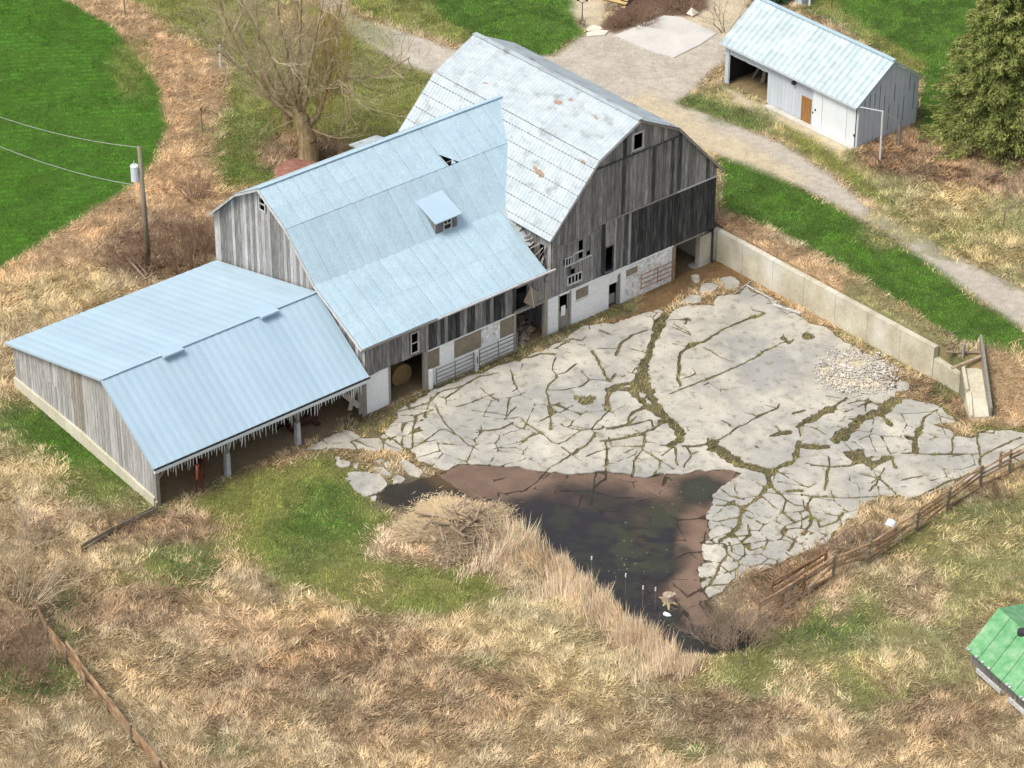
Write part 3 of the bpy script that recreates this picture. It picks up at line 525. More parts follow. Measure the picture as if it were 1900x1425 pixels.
ZB = [('olive', 245, 120, 45, 70, .6), ('olive', 1450, 1250, 160, 60, .6), ('olive', 1840, 1050, 110, 60, .55), ('dgreen', 1800, 960, 110, 40, .5), ('dgreen', 1700, 1060, 60, 30, .45), ('olive', 1600, 1130, 120, 60, .55), ('olive', 1700, 1300, 120, 60, .4), ('dgreen', 1280, 1390, 60, 25, .5), ('dgreen', 420, 1390, 60, 25, .4), ('vivid', 90, 820, 60, 50, .5), ('olive', 160, 900, 70, 40, .6), ('dgreen', 340, 1060, 70, 50, .6), ('olive', 760, 1100, 120, 30, .6), ('pink', 800, 1010, 110, 45, .8), ('pink', 930, 1030, 60, 40, .7), ('mulch', 890, 1050, 50, 14, .6), ('mulch', 820, 1045, 40, 12, .5), ('brush', 620, 1180, 200, 25, .4), ('mulch', 480, 1190, 50, 14, .4), ('mulch', 700, 1290, 60, 16, .4), ('dgreen', 660, 1240, 30, 14, .5), ('olive', 900, 1230, 60, 20, .5), ('dgreen', 1750, 725, 40, 20, .7), ('olive', 1740, 760, 40, 15, .6), ('reddirt', 1225, 1000, 1, 1, 0), ('brush', 1600, 1020, 110, 25, .7), ('mulch', 1590, 1000, 60, 14, .6), ('brush', 1450, 1120, 50, 40, .8), ('olive', 1420, 1220, 120, 50, .6), ('dgreen', 1540, 1160, 70, 40, .6), ('olive', 1760, 1010, 120, 40, .5), ('olive', 1620, 1280, 90, 40, .45), ('yellow', 1680, 1230, 80, 50, .6), ('yellow', 1500, 1230, 60, 40, .5), ('vivid', 560, 1000, 110, 50, .4), ('vivid', 800, 1120, 70, 25, .35), ('olive', 640, 900, 120, 40, .5), ('yellow', 60, 560, 110, 60, .6), ('yellow', 150, 530, 90, 45, .6), ('brush', 300, 450, 110, 70, .9), ('yellow', 40, 880, 90, 70, .7), ('pink', 90, 960, 70, 40, .5), ('brush', 60, 1180, 110, 120, .8),
      ('dgreen', 60, 1260, 110, 50, .8), ('dgreen', 130, 1150, 40, 60, .7), ('dgreen', 330, 1020, 80, 55, .7), ('olive', 250, 1060, 60, 60, .5), ('brush', 330, 980, 120, 30, .8), ('brush', 250, 1130, 120, 50, .8), ('brush', 450, 1280, 110, 70, .6), ('brush', 620, 1230, 170, 70, .7),
      ('brush', 850, 1290, 130, 60, .5), ('brush', 700, 1340, 130, 60, .5), ('pink', 420, 1160, 130, 45, .6), ('yellow', 560, 1130, 80, 40, .5), ('yellow', 1000, 1150, 120, 80, .8), ('yellow', 1100, 1250, 110, 70, .8), ('olive', 820, 1110, 140, 35, .6), ('yellow', 880, 1160, 70, 35, .5),
      ('pink', 1180, 1150, 60, 70, .5), ('brush', 1360, 1330, 110, 50, .8), ('mulch', 1250, 1240, 60, 26, .8), ('pink', 1550, 1080, 40, 70, .7), ('pink', 1700, 1110, 60, 50, .6), ('straw', 1640, 1060, 120, 50, .6), ('dgreen', 1540, 1180, 90, 45, .6), ('dgreen', 1650, 1010, 60, 30, .5), ('yellow', 1810, 1000, 90, 50, .4), ('greytan', 1850, 1080, 90, 60, .6), ('brush', 1750, 1330, 120, 60, .7),
      ('yellow', 1750, 380, 90, 50, .5), ('olive', 1800, 440, 120, 50, .5), ('yellow', 1850, 470, 80, 40, .5), ('brush', 1880, 330, 60, 50, .6), ('dgreen', 1380, 215, 60, 18, .5), ('vivid', 610, 950, 90, 60, .7), ('olive', 480, 930, 90, 40, .6), ('olive', 430, 1000, 60, 50, .6), ('yellow', 700, 1090, 60, 30, .3), ('dgreen', 560, 1040, 80, 40, .4),
      ('olive', 640, 60, 120, 40, .5), ('dgreen', 450, 260, 90, 60, .4), ('litter', 540, 40, 60, 40, .4), ('vivid', 480, 320, 60, 25, .5), ('mud', 620, 840, 40, 12, .3), ('straw', 820, 880, 30, 30, .9), ('greytan', 1650, 430, 60, 40, .5), ('pink', 1490, 1290, 90, 60, .3), ('brush', 1480, 1030, 60, 50, .6), ('brush', 1440, 1100, 70, 60, .7), ('litter', 1860, 740, 60, 50, .5)]
ZPw = [(K.index(k), f, a, gpoly(p)) for k, f, a, p in ZP]
ZBw = []
for k, x, y, rx, ry, wt in ZB:
    c = G(x, y)[:2]; ex = G(x + rx, y)[:2] - c; ey = G(x, y + ry)[:2] - c; ZBw.append((K.index(k), c, np.linalg.inv(np.stack([ex, ey], 1)), wt))
def zone_apply(P, cb, step=400000):
    n1 = fbm(P[:, 0] * .7, P[:, 1] * .7, 31, 4) - .5
    for k, f, a, poly in ZPw:
        pad = f + a + .5; lo = poly.min(0) - pad; hi = poly.max(0) + pad
        s = np.where((P[:, 0] > lo[0]) & (P[:, 0] < hi[0]) & (P[:, 1] > lo[1]) & (P[:, 1] < hi[1]))[0]
        if len(s) == 0: continue
        d = sdist(P[s], poly) + n1[s] * a; cb(s, k, sstep(-f, f, d))
    for k, c, Mi, wt in ZBw:
        q = (P - c) @ Mi.T; r = np.hypot(q[:, 0], q[:, 1]) + n1 * 1.1
        s = np.where(r < 1.3)[0]; cb(s, k, wt * sstep(1.3, .5, r[s]))
# ------------------------------------------------------------------ ground sheet
def axis(lo, hi, st, far):
    a = np.arange(lo, hi + 1e-6, st); o = []; d = st; x = hi
    while x < far: d *= 1.6; x += d; o.append(x)
    o2 = []; d = st; x = lo
    while x > -far: d *= 1.6; x -= d; o2.append(x)
    return np.concatenate([o2[::-1], a, o])
xs = axis(-60, 46, .26, 900); ys = axis(-49, 56, .26, 900)
xs = xs - 0; k_ = np.abs(ys - 12.62).argmin(); ys[k_] = 12.60
X, Y = np.meshgrid(xs, ys, indexing='ij'); P = np.stack([X.ravel(), Y.ravel()], 1)
Z = ter(P[:, 0], P[:, 1])
dyv = sdist(P, YARD); st_ = (dyv > -.15) | (sdist(P, POND) > -.1)
for q in ISL: st_ |= sdist(P, np.array([on(x, y, 2, 0)[:2] for x, y in q])) > -.3
Z = np.where(st_, -.055 + bed(P[:, 0], P[:, 1]), Z)
gc = np.tile(Gc[0], (len(P), 1))
def cbg(s, k, m): gc[s] = gc[s] * (1 - m[:, None]) + Gc[k] * m[:, None]
zone_apply(P, cbg)
gc *= (.86 + .28 * fbm(P[:, 0] * 1.1, P[:, 1] * 1.1, 44, 3))[:, None]
nx, ny = len(xs), len(ys); I = np.arange(nx * ny).reshape(nx, ny)
Fc = np.stack([I[:-1, :-1].ravel(), I[1:, :-1].ravel(), I[1:, 1:].ravel(), I[:-1, 1:].ravel()], 1)
tag(np_mesh('ground', np.column_stack([P, Z]), Fc, M_ground, gc), 'grassy farm ground', kind='structure')
# pond water
px_ = np.arange(POND[:, 0].min() - .5, POND[:, 0].max() + .5, .22); py_ = np.arange(POND[:, 1].min() - .5, POND[:, 1].max() + .5, .22)
X, Y = np.meshgrid(px_, py_, indexing='ij'); P = np.stack([X.ravel(), Y.ravel()], 1); d = sdist(P, POND)
def blobw(x, y, rx, ry):
    c = G(x, y)[:2]; ex = G(x + rx, y)[:2] - c; ey = G(x, y + ry)[:2] - c; q = (P - c) @ np.linalg.inv(np.stack([ex, ey], 1)).T
    return sstep(1.25, .35, np.hypot(q[:, 0], q[:, 1]) + (fbm(P[:, 0] * .6, P[:, 1] * .6, 77, 3) - .5) * .8)
murk = np.maximum.reduce([blobw(1040, 990, 170, 85), blobw(1130, 1060, 150, 110), blobw(1230, 1010, 60, 90) * .9, blobw(1300, 905, 60, 30), blobw(1200, 1140, 90, 60), blobw(1300, 1190, 90, 35), blobw(760, 915, 80, 25) * .3, blobw(1100, 930, 110, 40) * .45, blobw(1190, 940, 90, 35) * .6])
mot = fbm(P[:, 0] * 1.5, P[:, 1] * 1.5, 85, 4); murk = murk * (.65 + .7 * mot) + .35 * (mot - .35)
murk = np.clip(murk * 1.15 + .05 - blobw(1270, 1010, 35, 60) * .6 - blobw(1265, 1090, 40, 40) * .5, .08, .97)
alg = .5 * (mot > .55) + np.maximum.reduce([blobw(1300, 905, 60, 35), blobw(1180, 1010, 70, 60) * (vnoise(P[:, 0] * 2.2, P[:, 1] * 2.2, 5) > .45), blobw(1240, 950, 70, 30)])
cc = np.stack([murk, alg, 0 * murk], 1); nx, ny = len(px_), len(py_); I = np.arange(nx * ny).reshape(nx, ny)
Fc = np.stack([I[:-1, :-1].ravel(), I[1:, :-1].ravel(), I[1:, 1:].ravel(), I[:-1, 1:].ravel()], 1); Fc = Fc[(d[Fc] > -.55).all(1)]
tag(np_mesh('pond_water', np.column_stack([P, np.full(len(P), -.06)]), Fc, M_water, cc), 'dark shallow standing water over the lower part of the concrete yard', kind='structure')
#PART2
# ------------------------------------------------------------------ building helpers
def board_wall(root, ax, c, a0, a1, zb, zt, wd=.28, holes=(), tiers=(), pick=None, out=1, th=.025, name='board', gap=.012, jit=.008):
    """vertical boards on the plane axis ax (0: u=c, running along v; 1: v=c, running along u)"""
    n = max(1, round((a1 - a0) / wd)); ws = (a1 - a0) / n
    for i in range(n):
        p0 = a0 + i * ws; p1 = p0 + ws; mid = (p0 + p1) / 2; lo = zb(mid) if callable(zb) else zb
        cuts = [lo] + [t for t in (tiers(mid) if callable(tiers) else tiers)]
        segs = []; top = min(zt(p0), zt(p1))
        cuts = [t for t in cuts if t < top - .05] + [None]
        for k in range(len(cuts) - 1): segs.append((cuts[k], cuts[k + 1], k))
        for z0, z1, k in segs:
            hs = sorted([(h[2], h[3]) for h in holes if h[0] < mid < h[1]])
            parts = []; cur = z0
            for h0, h1 in hs:
                e = z1 if z1 is not None else 1e9
                if h1 <= cur or h0 >= e: continue
                if h0 > cur + .04: parts.append((cur, h0))
                cur = max(cur, h1)
            e = z1 if z1 is not None else None
            if e is None or e > cur + .04: parts.append((cur, e))
            for q0, q1 in parts:
                o = c + out * (random.uniform(0, jit) + k * .018); q = o + out * th
                za = (q1 - gap) if q1 is not None else zt(p0 + gap); zc = (q1 - gap) if q1 is not None else zt(p1 - gap)
                if min(za, zc) < q0 + .03: continue
                x0, x1 = p0 + gap * random.uniform(.3, 1.3), p1 - gap * random.uniform(.3, 1.3); zz = q0 + random.uniform(-.015, .02)
                if k == 0 and z0 == q0: zz += random.uniform(-.03, .04)
                mb = MB()
                if ax == 0: mb.hexa([(o, x0, zz), (q, x0, zz), (q, x1, zz), (o, x1, zz)], [(o, x0, za), (q, x0, za), (q, x1, zc), (o, x1, zc)])
                else: mb.hexa([(x0, o, zz), (x0, q, zz), (x1, q, zz), (x1, o, zz)], [(x0, o, za), (x0, q, za), (x1, q, zc), (x1, o, zc)])
                mb.build(name, pick(mid, q0, k) if pick else M_wood, root)
def profile(pts):
    xs_ = [p[0] for p in pts]; zs_ = [p[1] for p in pts]
    return lambda x: float(np.interp(x, xs_, zs_))
def roof(root, A, B, C_, D, cols, rows, mt, rib=.2, rh=.022, gap=.02, lap=.012, skip=None, name='roof_panel', thick=.0, lift=.06, jit=.004):
    """A-B bottom edge, D-C top edge (A->B the same way as D->C)"""
    A, B, C_, D = [np.array(t, float) for t in (A, B, C_, D)]
    nrm = np.cross(B - A, D - A); nrm /= np.linalg.norm(nrm)
    if nrm[2] < 0: nrm = -nrm
    def pt(s, t, h): return (A * (1 - s) + B * s) * (1 - t) + (D * (1 - s) + C_ * s) * t + nrm * h
    Lw = np.linalg.norm(B - A); Lh = np.linalg.norm(D - A)
    for j in range(rows):
        for i in range(cols):
            if skip and skip(i, j): continue
            s0, s1 = i / cols, (i + 1) / cols; t0, t1 = j / rows, (j + 1) / rows
            gs = gap / Lw / 2; gt = gap / Lh / 2; s0 += gs * random.uniform(.5, 1.3); s1 -= gs * random.uniform(.5, 1.3); t0 -= (.05 / Lh if j else 0) - gt * random.uniform(-.2, .6)
            nb = max(2, round((s1 - s0) * Lw / rib)); mb = MB(); V = []; hj = random.uniform(0, jit)
            for k in range(nb * 2 + 1):
                s = s0 + (s1 - s0) * k / (nb * 2); h = lift + hj + (rh if k % 2 else 0)
                V.append((pt(s, t0, h + lap), pt(s, t1, h)))
            n0 = len(mb.v)
            for a, b in V: mb.v += [tuple(a), tuple(b)]
            for k in range(len(V) - 1): mb.f.append((n0 + 2 * k, n0 + 2 * k + 2, n0 + 2 * k + 3, n0 + 2 * k + 1))
            me_o = mb.build(name, mt, root)
    return pt, nrm
def battens(root, A, B, C_, D, n, w_=.12):
    A, B, C_, D = [np.array(t, float) for t in (A, B, C_, D)]
    for k in range(n):
        t = (k + .5) / n; mb = MB(); mb.bar(A * (1 - t) + D * t + np.array([0, 0, -.02]), B * (1 - t) + C_ * t + np.array([0, 0, -.02]), w_, .04); mb.build('roof_batten', M_batten, root)
def simple(root, name, mt, *boxes):
    mb = MB()
    for b in boxes: mb.box(*b)
    return mb.build(name, mt, root)
def frame(root, ax, c, a0, a1, z0, z1, w_=.07, mt=None, out=1, th=.05, name='window_frame', mull=(0, 0), glass=True):
    mt = mt or M_trim; mb = MB(); o, q = sorted((c, c + out * th))
    def bx(x0, x1, y0, y1):
        if ax == 0: mb.box(o, q, x0, x1, y0, y1)
        else: mb.box(x0, x1, o, q, y0, y1)
    bx(a0 - w_, a0, z0 - w_, z1 + w_); bx(a1, a1 + w_, z0 - w_, z1 + w_); bx(a0, a1, z1, z1 + w_); bx(a0, a1, z0 - w_, z0)
    for k in range(mull[0]):
        x = a0 + (a1 - a0) * (k + 1) / (mull[0] + 1); bx(x - .02, x + .02, z0, z1)
    for k in range(mull[1]):
        y = z0 + (z1 - z0) * (k + 1) / (mull[1] + 1); bx(a0, a1, y - .02, y + .02)
    f = mb.build(name, mt, root)
    return f
# ------------------------------------------------------------------ main barn
ZS = 2.3
MP = profile([(-.25, 5.9), (3.11, 9.54), (6, 10.98), (8.89, 9.54), (12.25, 5.9)])
mb_ = thing('gambrel_barn', 'tall weathered grey barn with white galvanised gambrel roof and whitewashed foundation', 'barn', (-6.7, 6, 0))
U0, U1 = -13.6, .22
for (v0, z0, v1, z1, rows, cols) in ((-.3, 5.86, 3.11, 9.54, 3, 18), (3.11, 9.54, 6, 10.98, 2, 18), (12.3, 5.86, 8.89, 9.54, 1, 18), (8.89, 9.54, 6, 10.98, 1, 18)):
    Q = [(U0, v0, z0), (U1, v0, z0), (U1, v1, z1), (U0, v1, z1)]
    roof(mb_, *Q, cols, rows, M_roof_m, rib=.25, rh=.025, gap=.003, lap=.004); battens(mb_, *Q, 6, .25)
mb = MB(); mb.bar((U0, 6, 11.08), (U1, 6, 11.08), .3, .05); mb.build('ridge_cap', M_roof_m, mb_)
for k, (a, b) in enumerate((((0, -.28, 5.9), (0, 3.11, 9.5)), ((0, 3.11, 9.5), (0, 6, 10.95)), ((0, 6, 10.95), (0, 8.89, 9.5)), ((0, 8.89, 9.5), (0, 12.28, 5.9)))):
    mb = MB(); mb.bar((.2, a[1], a[2]), (.2, b[1], b[2]), .05, .12); mb.build('barge_board', M_trim if k < 2 else M_timber, mb_)
def t_main(v): return [5.25 if v < 3.3 else 5.55, 9.05]
holes = [(3.8, 4.38, 2.3, 3.95), (1.88, 2.19, 4.45, 5.05), (1.88, 2.15, 3.98, 4.4), (.95, 1.5, 3.9, 4.3), (1.15, 2.1, 2.65, 3.1), (1.3, 1.6, 3.2, 3.5), (2.45, 2.7, 3.95, 4.2), (5.6, 6.28, 9.3, 10.2)]
def pk(v, z, k):
    if k == 0 and v > 3.4: return M_wood_dk if (v > 5.6 or random.random() < .3) else M_wood
    return M_wood_dk if random.random() < .12 else M_wood
board_wall(mb_, 0, 0.0, 0, 12.0, lambda v: ZS - .04 + .01 * math.sin(v), lambda v: MP(v) - .06, .27, holes, t_main, pk)
board_wall(mb_, 1, 0.0, -13.4, -.02, 0.0, lambda u: 5.85, .3, [(-1.0, -.75, 4.2, 5.2)], (), lambda *a: M_wood, out=-1)
simple(mb_, 'rear_wall', M_wood_dk, (-13.45, -13.4, 0, 12, 0, 5.8)); m2 = MB(); m2.poly([(-13.4, .1, 5.8), (-13.4, 3.15, 9.45), (-13.4, 6, 10.85), (-13.4, 8.85, 9.45), (-13.4, 11.9, 5.8)], None, (-.05, 0, 0)); m2.build('rear_gable', M_wood_dk, mb_)
simple(mb_, 'side_wall', M_wood_dk, (-13.4, 0, 12.0, 12.05, 0, 5.8))
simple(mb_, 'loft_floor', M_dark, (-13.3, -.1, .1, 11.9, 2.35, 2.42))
# trims
for a, b, mt in (((.05, .05, 5.24), (.05, 3.25, 5.2), M_timber), ((.07, 3.3, 5.56), (.07, 9.0, 5.56), M_timber), ((.07, 9.0, 5.56), (.07, 12.0, 5.56), M_trim), ((.09, 2.9, 9.03), (.09, 9.2, 9.03), M_wood_dk),
                 ((.06, .9, 3.83), (.06, 2.8, 3.9), M_trim), ((.06, 1.1, 2.6), (.06, 2.15, 2.58), M_trim), ((.06, 1.5, 4.42), (.06, 2.2, 4.42), M_trim)):
    m2 = MB(); m2.bar(a, b, .06, .07); m2.build('trim_board', mt, mb_)
frame(mb_, 0, .07, 5.6, 6.28, 9.3, 10.2, .09, M_trim); f = frame(mb_, 0, .03, 1.15, 2.1, 2.65, 3.1, .05, M_trim, mull=(3, 0))
frame(mb_, 0, .03, .95, 1.5, 3.9, 4.3, .04, M_trim, mull=(2, 0)); frame(mb_, 0, .03, 3.82, 4.36, 2.34, 3.93, .03, M_wood_dk, name='door_frame')
m2 = MB(); m2.quad((.028, 3.78, 3.98), (.028, 4.02, 3.98), (.028, 3.78, 3.7)); m2.build('door_corner_brace', M_wood_dk, mb_)
for v in (4.5, 5.55): m2 = MB(); m2.bar((.07, v, 2.3), (.07, v, 5.5), .1, .03, up=(1, 0, 0)); m2.build('batten', M_wood_lt, mb_)
# whitewashed foundation
W_ = [(.05, .54, 0, ZS), (.54, 1.39, 2.22, ZS), (1.39, 1.7, 0, ZS), (1.7, 2.7, 0, 1.39), (1.7, 2.7, 2.17, ZS), (2.7, 4.17, 0, ZS), (4.17, 4.98, 1.98, ZS), (4.98, 5.36, 0, ZS)]
for a0, a1, z0, z1 in W_: simple(mb_, 'foundation_block', M_white, (-.3, .02 if z1 == ZS else .018, a0, a1, z0 - .1, z1 - .05))
for a0, a1, z0, z1 in ((5.36, 6.33, 0, 1.47), (5.36, 6.33, 2.05, ZS), (6.33, 8.85, 0, ZS)): simple(mb_, 'stone_foundation', M_stone, (-.3, .015, a0, a1, z0 - .1, z1 - .05))
simple(mb_, 'ledge', M_white, (.02, .07, 1.39, 8.9, ZS - .1, ZS - .04))
for a0, a1, z0, z1 in ((1.7, 2.7, 1.39, 2.17), (5.36, 6.33, 1.47, 2.05)): simple(mb_, 'boarded_opening', M_tan, (-.1, .0, a0, a1, z0, z1)); frame(mb_, 0, .0, a0 + .04, a1 - .04, z0 + .04, z1 - .06, .04, M_white, th=.035, name='opening_frame')
simple(mb_, 'pillar', M_tan, (-.35, .03, 8.86, 9.12, -.1, ZS - .04))
simple(mb_, 'half_door', M_timber, (-.12, -.06, .6, 1.36, 0, 1.1)); simple(mb_, 'torn_sheet', M_white, (-.05, -.02, .75, 1.05, .8, 1.4))
simple(mb_, 'door_post', M_timber, (-.1, .05, 1.3, 1.4, 0, 2.2), (-.1, .05, .5, .56, 0, 2.2)); simple(mb_, 'door_post', M_timber, (-.1, .05, 4.85, 4.98, 0, 1.95))
simple(mb_, 'transom', M_white, (-.12, -.04, 4.2, 4.85, 1.45, 1.95)); simple(mb_, 'broken_door', M_timber, (-.25, -.2, 4.25, 4.8, .1, .7))
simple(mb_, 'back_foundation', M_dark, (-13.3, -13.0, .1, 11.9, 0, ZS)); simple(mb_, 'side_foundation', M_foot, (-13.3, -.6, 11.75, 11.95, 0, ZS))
simple(mb_, 'corner_post', M_timber, (-.15, .07, -.52, -.3, -.1, 3.4)); simple(mb_, 'corner_siding', M_white, (-.3, .0, -.3, .05, -.1, ZS))
simple(mb_, 'corner_siding', M_wood, (-.2, .03, -.5, -.02, 2.25, 4.0))
simple(mb_, 'beam', M_timber, (-.2, .05, 9.1, 11.3, ZS - .12, ZS - .02))
# ------------------------------------------------------------------ wing barn
WG = [(-13.13, 6.3), (-10.48, 8.66), (-8.41, 9.83), (-6.08, 8.44), (-3.76, 6.13), (.12, 4.05)]
WP = profile(WG)
wg = thing('wing_barn', 'long barn wing with pale blue metal gambrel roof, small dormer and torn hole', 'barn', (-6.5, -6.4, 0))
V0 = -12.95
ends = [(4.2, 4.2), (4.4, 4.2), (4.0, 4.2), (.05, 3.0), (-.5, -.5)]
def wroof(a, b, vend, cols, rows, **kw):
    (u0, z0), (u1, z1) = (a, b) if a[1] < b[1] else (b, a)
    Q = [(u0, V0, z0), (u0, vend, z0), (u1, vend, z1), (u1, V0, z1)]
    r = roof(wg, *Q, cols, rows, M_roof_w, rib=.5, rh=.008, gap=.009, lap=.008, **kw); battens(wg, *Q, 4 if rows == 1 else 5, .1); return r
wroof(WG[0], WG[1], 4.0, 8, 1); wroof(WG[1], WG[2], 4.0, 8, 1)
NUP = 16; du_ = (4.2 - V0) / NUP
hole_col = int((-1.5 - V0) / du_)
wroof(WG[2], WG[3], 4.2, NUP, 2, skip=lambda i, j: i == hole_col and j == 0)
# the torn panel beside the break
a = np.array([-6.08, V0 + hole_col * du_ + .01, 8.44]); bb = np.array([-6.08, V0 + (hole_col + 1) * du_ - .01, 8.44]); top = np.array([-7.24, 0, 9.135])
nn = np.array([1.39, 0, 2.33]); nn /= np.linalg.norm(nn)
def hp(s, t): return tuple(np.array([a[0] + (top[0] - a[0]) * t, a[1] + (bb[1] - a[1]) * s, a[2] + (top[2] - a[2]) * t]) + nn * .07)
m2 = MB(); m2.v += [hp(0, 0), hp(.12, 0), hp(.02, .62), hp(.42, .3), hp(.8, 0), hp(1, 0), hp(1, 1), hp(0, 1)]; m2.f.append(tuple(range(8))); tag(m2.build('roof_panel', M_roof_w, wg), 'torn roof sheet with a dark triangular hole')
m2 = MB(); m2.quad(hp(.3, .02), hp(.62, .0), tuple(np.array(hp(.5, .22)) + nn * .05)); m2.build('torn_flap', M_roof_w, wg)
wroof(WG[3], WG[4], 2.6, 14, 1); wroof(WG[4], WG[5], -.45, 12, 2)
# broken end of the lower roof against the barn
m2 = MB(); lowp = lambda u: float(np.interp(u, [-3.76, .12], [6.13, 4.05])) + .08
m2.v += [(-3.76, -.45, lowp(-3.76)), (-3.76, .2, lowp(-3.76) + .1), (-2.6, .05, lowp(-2.6) + .02), (-1.4, -.2, lowp(-1.4)), (-1.45, -.45, lowp(-1.45))]; m2.f.append((0, 1, 2, 3, 4)); tag(m2.build('flashing_sheet', M_roof_m, wg), 'crumpled stained sheet against the barn wall')
for k in range(9):
    u = -2.6 + k * .27; m2 = MB(); m2.bar((u, -.35 + random.uniform(-.1, .1), lowp(u) - .25 + random.uniform(0, .3)), (u + random.uniform(-.3, .5), -.05, lowp(u) + random.uniform(.1, .7)), .12, .02); m2.build('broken_board', M_timber, wg)
m2 = MB(); m2.bar((-8.41, V0, 9.93), (-8.41, 3.6, 9.93), .22, .05); m2.build('ridge_cap', M_roof_w, wg)
m2 = MB(); m2.bar((.17, V0, 4.02), (.17, -.45, 4.02), .05, .1); m2.build('fascia_board', M_timber, wg)
m2 = MB(); m2.bar((.2, -8.0, 4.06), (.2, 0.1, 4.06), .1, .08); m2.build('gutter', M_trim, wg)
for i in range(5):
    m2 = MB(); m2.bar((WG[i][0], V0 - .03, WG[i][1] - .02), (WG[i + 1][0], V0 - .03, WG[i + 1][1] - .02), .05, .12); m2.build('barge_board', M_wood_lt if i < 2 else M_trim, wg)
board_wall(wg, 1, -12.6, -13.0, -.02, 0.2, lambda u: WP(u) - .05, .27, [(-8.75, -8.2, 8.45, 9.25)], (), lambda u, z, k: M_wood if random.random() < .6 else M_wood_lt, out=-1)
frame(wg, 1, -12.64, -8.7, -8.25, 8.5, 9.2, .07, M_trim, out=-1, mull=(0, 1))
board_wall(wg, 0, 0.0, -12.6, -2.5, ZS, lambda v: 3.98, .26, [(-9.65, -9.15, 2.5, 3.75)], (), lambda v, z, k: M_wood if (v < -8.8 or random.random() < .4) else M_wood_dk)
frame(wg, 0, .03, -9.65, -9.2, 2.55, 3.7, .05, M_trim, mull=(0, 1))
m2 = MB(); m2.bar((.06, -8.65, 2.2), (.06, -8.65, 3.95), .12, .04, up=(1, 0, 0)); m2.build('trim_board', M_timber, wg)
simple(wg, 'foundation_wall', M_white, (-.3, .0, -12.6, -11.15, -.1, ZS)); simple(wg, 'door_post', M_timber, (-.15, .05, -11.15, -11.05, -.1, ZS))
for a0, a1, z0, z1, mt in ((-8.55, -2.6, 0, 1.05, M_white), (-7.73, -6.75, 1.05, ZS - .08, M_white), (-4.89, -3.6, 1.05, ZS - .08, M_stone)): simple(wg, 'foundation_wall', mt, (-.3, .0 if z0 else .003, a0, a1, z0 - .1 if z0 == 0 else z0, z1))
for a0, a1 in ((-8.55, -7.73), (-6.75, -4.89), (-3.6, -2.62)): simple(wg, 'boarded_opening', M_tan, (-.12, -.02, a0, a1, 1.05, ZS - .08))
simple(wg, 'ledge', M_white, (.0, .06, -8.6, -2.6, ZS - .08, ZS - .02))
simple(wg, 'post', M_timber, (-.1, .1, -8.85, -8.6, -.1, ZS)); simple(wg, 'post', M_white, (.05, .25, -8.58, -8.4, -.1, 1.15)); simple(wg, 'post', M_timber, (-.3, .04, -2.66, -2.5, -.1, ZS + .1))
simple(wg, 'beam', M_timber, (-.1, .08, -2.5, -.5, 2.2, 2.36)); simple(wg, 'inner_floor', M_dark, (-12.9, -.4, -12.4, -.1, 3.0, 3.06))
simple(wg, 'beam', M_timber, (-.12, .03, -2.6, -.3, 3.75, 3.95)); simple(wg, 'post', M_timber, (-.12, .03, -1.65, -1.4, 2.36, 3.75)); simple(wg, 'board', M_wood, (-.1, .02, -1.35, -.55, 2.36, 3.75))
simple(wg, 'rear_wall', M_wood_dk, (-13.05, -13.0, -12.6, 0, 0, 6.2))
# dormer
dm = MB(); dm.hexa([(-5.0, -4.85, 6.6), (-3.78, -4.85, 6.05), (-3.78, -3.4, 6.05), (-5.0, -3.4, 6.6)], [(-5.4, -4.85, 7.62), (-3.8, -4.85, 7.05), (-3.8, -3.4, 7.05), (-5.4, -3.4, 7.62)]); dmo = dm.build('dormer_wall', M_wood, wg)
m2 = MB(); m2.poly([(-5.5, -5.05, 7.8), (-3.55, -5.05, 7.05), (-3.5, -3.25, 7.1), (-5.45, -3.2, 7.8)], None, (0, 0, -.05)); m2.build('dormer_roof', M_roof_s, dmo)
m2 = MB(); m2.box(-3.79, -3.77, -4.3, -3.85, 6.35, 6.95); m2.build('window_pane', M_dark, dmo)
m2 = MB(); [m2.box(-3.77, -3.74, *b) for b in ((-4.36, -4.3, 6.3, 7.0), (-3.85, -3.79, 6.3, 7.0), (-4.3, -3.85, 6.62, 6.68), (-4.3, -3.85, 6.95, 7.0), (-4.3, -3.85, 6.3, 6.35), (-4.1, -4.06, 6.68, 6.95))]; m2.build('window_frame', M_trim, dmo)
# rear annex roof beyond the ridge
ax_ = thing('rear_lean_to', 'small pale-roofed lean-to showing behind the wing ridge', 'shed', (-16.2, .5, 1.9))
m2 = MB(); m2.poly([(-16.8, -.6, 5.0), (-16.7, 1.3, 5.0), (-13.6, 1.9, 5.3), (-13.6, -.5, 5.3)], None, (0, 0, -.08)); m2.build('roof', M_roof_m, ax_)
simple(ax_, 'wall', M_wood, (-16.6, -13.6, -.4, 1.2, 1.8, 4.9))
# hanging sheet in the opening
hs = thing('hanging_panel', 'broken square plywood panel hanging in the wing opening beside the barn corner', 'panel', (.2, -1.3, 2.2))
m2 = MB(); q = [onplane(x, y, (.25, 0, 0), (1, 0, 0)) for x, y in ((985, 533), (1004, 545), (991, 571), (972, 560))]; m2.poly(q, None, (-.04, 0, -.02)); m2.build('sheet', M_pink if False else M_tan, hs)
m2 = MB(); m2.bar(q[0], q[2], .05, .02, up=(1, 0, 0)); m2.build('brace', M_trim, hs)
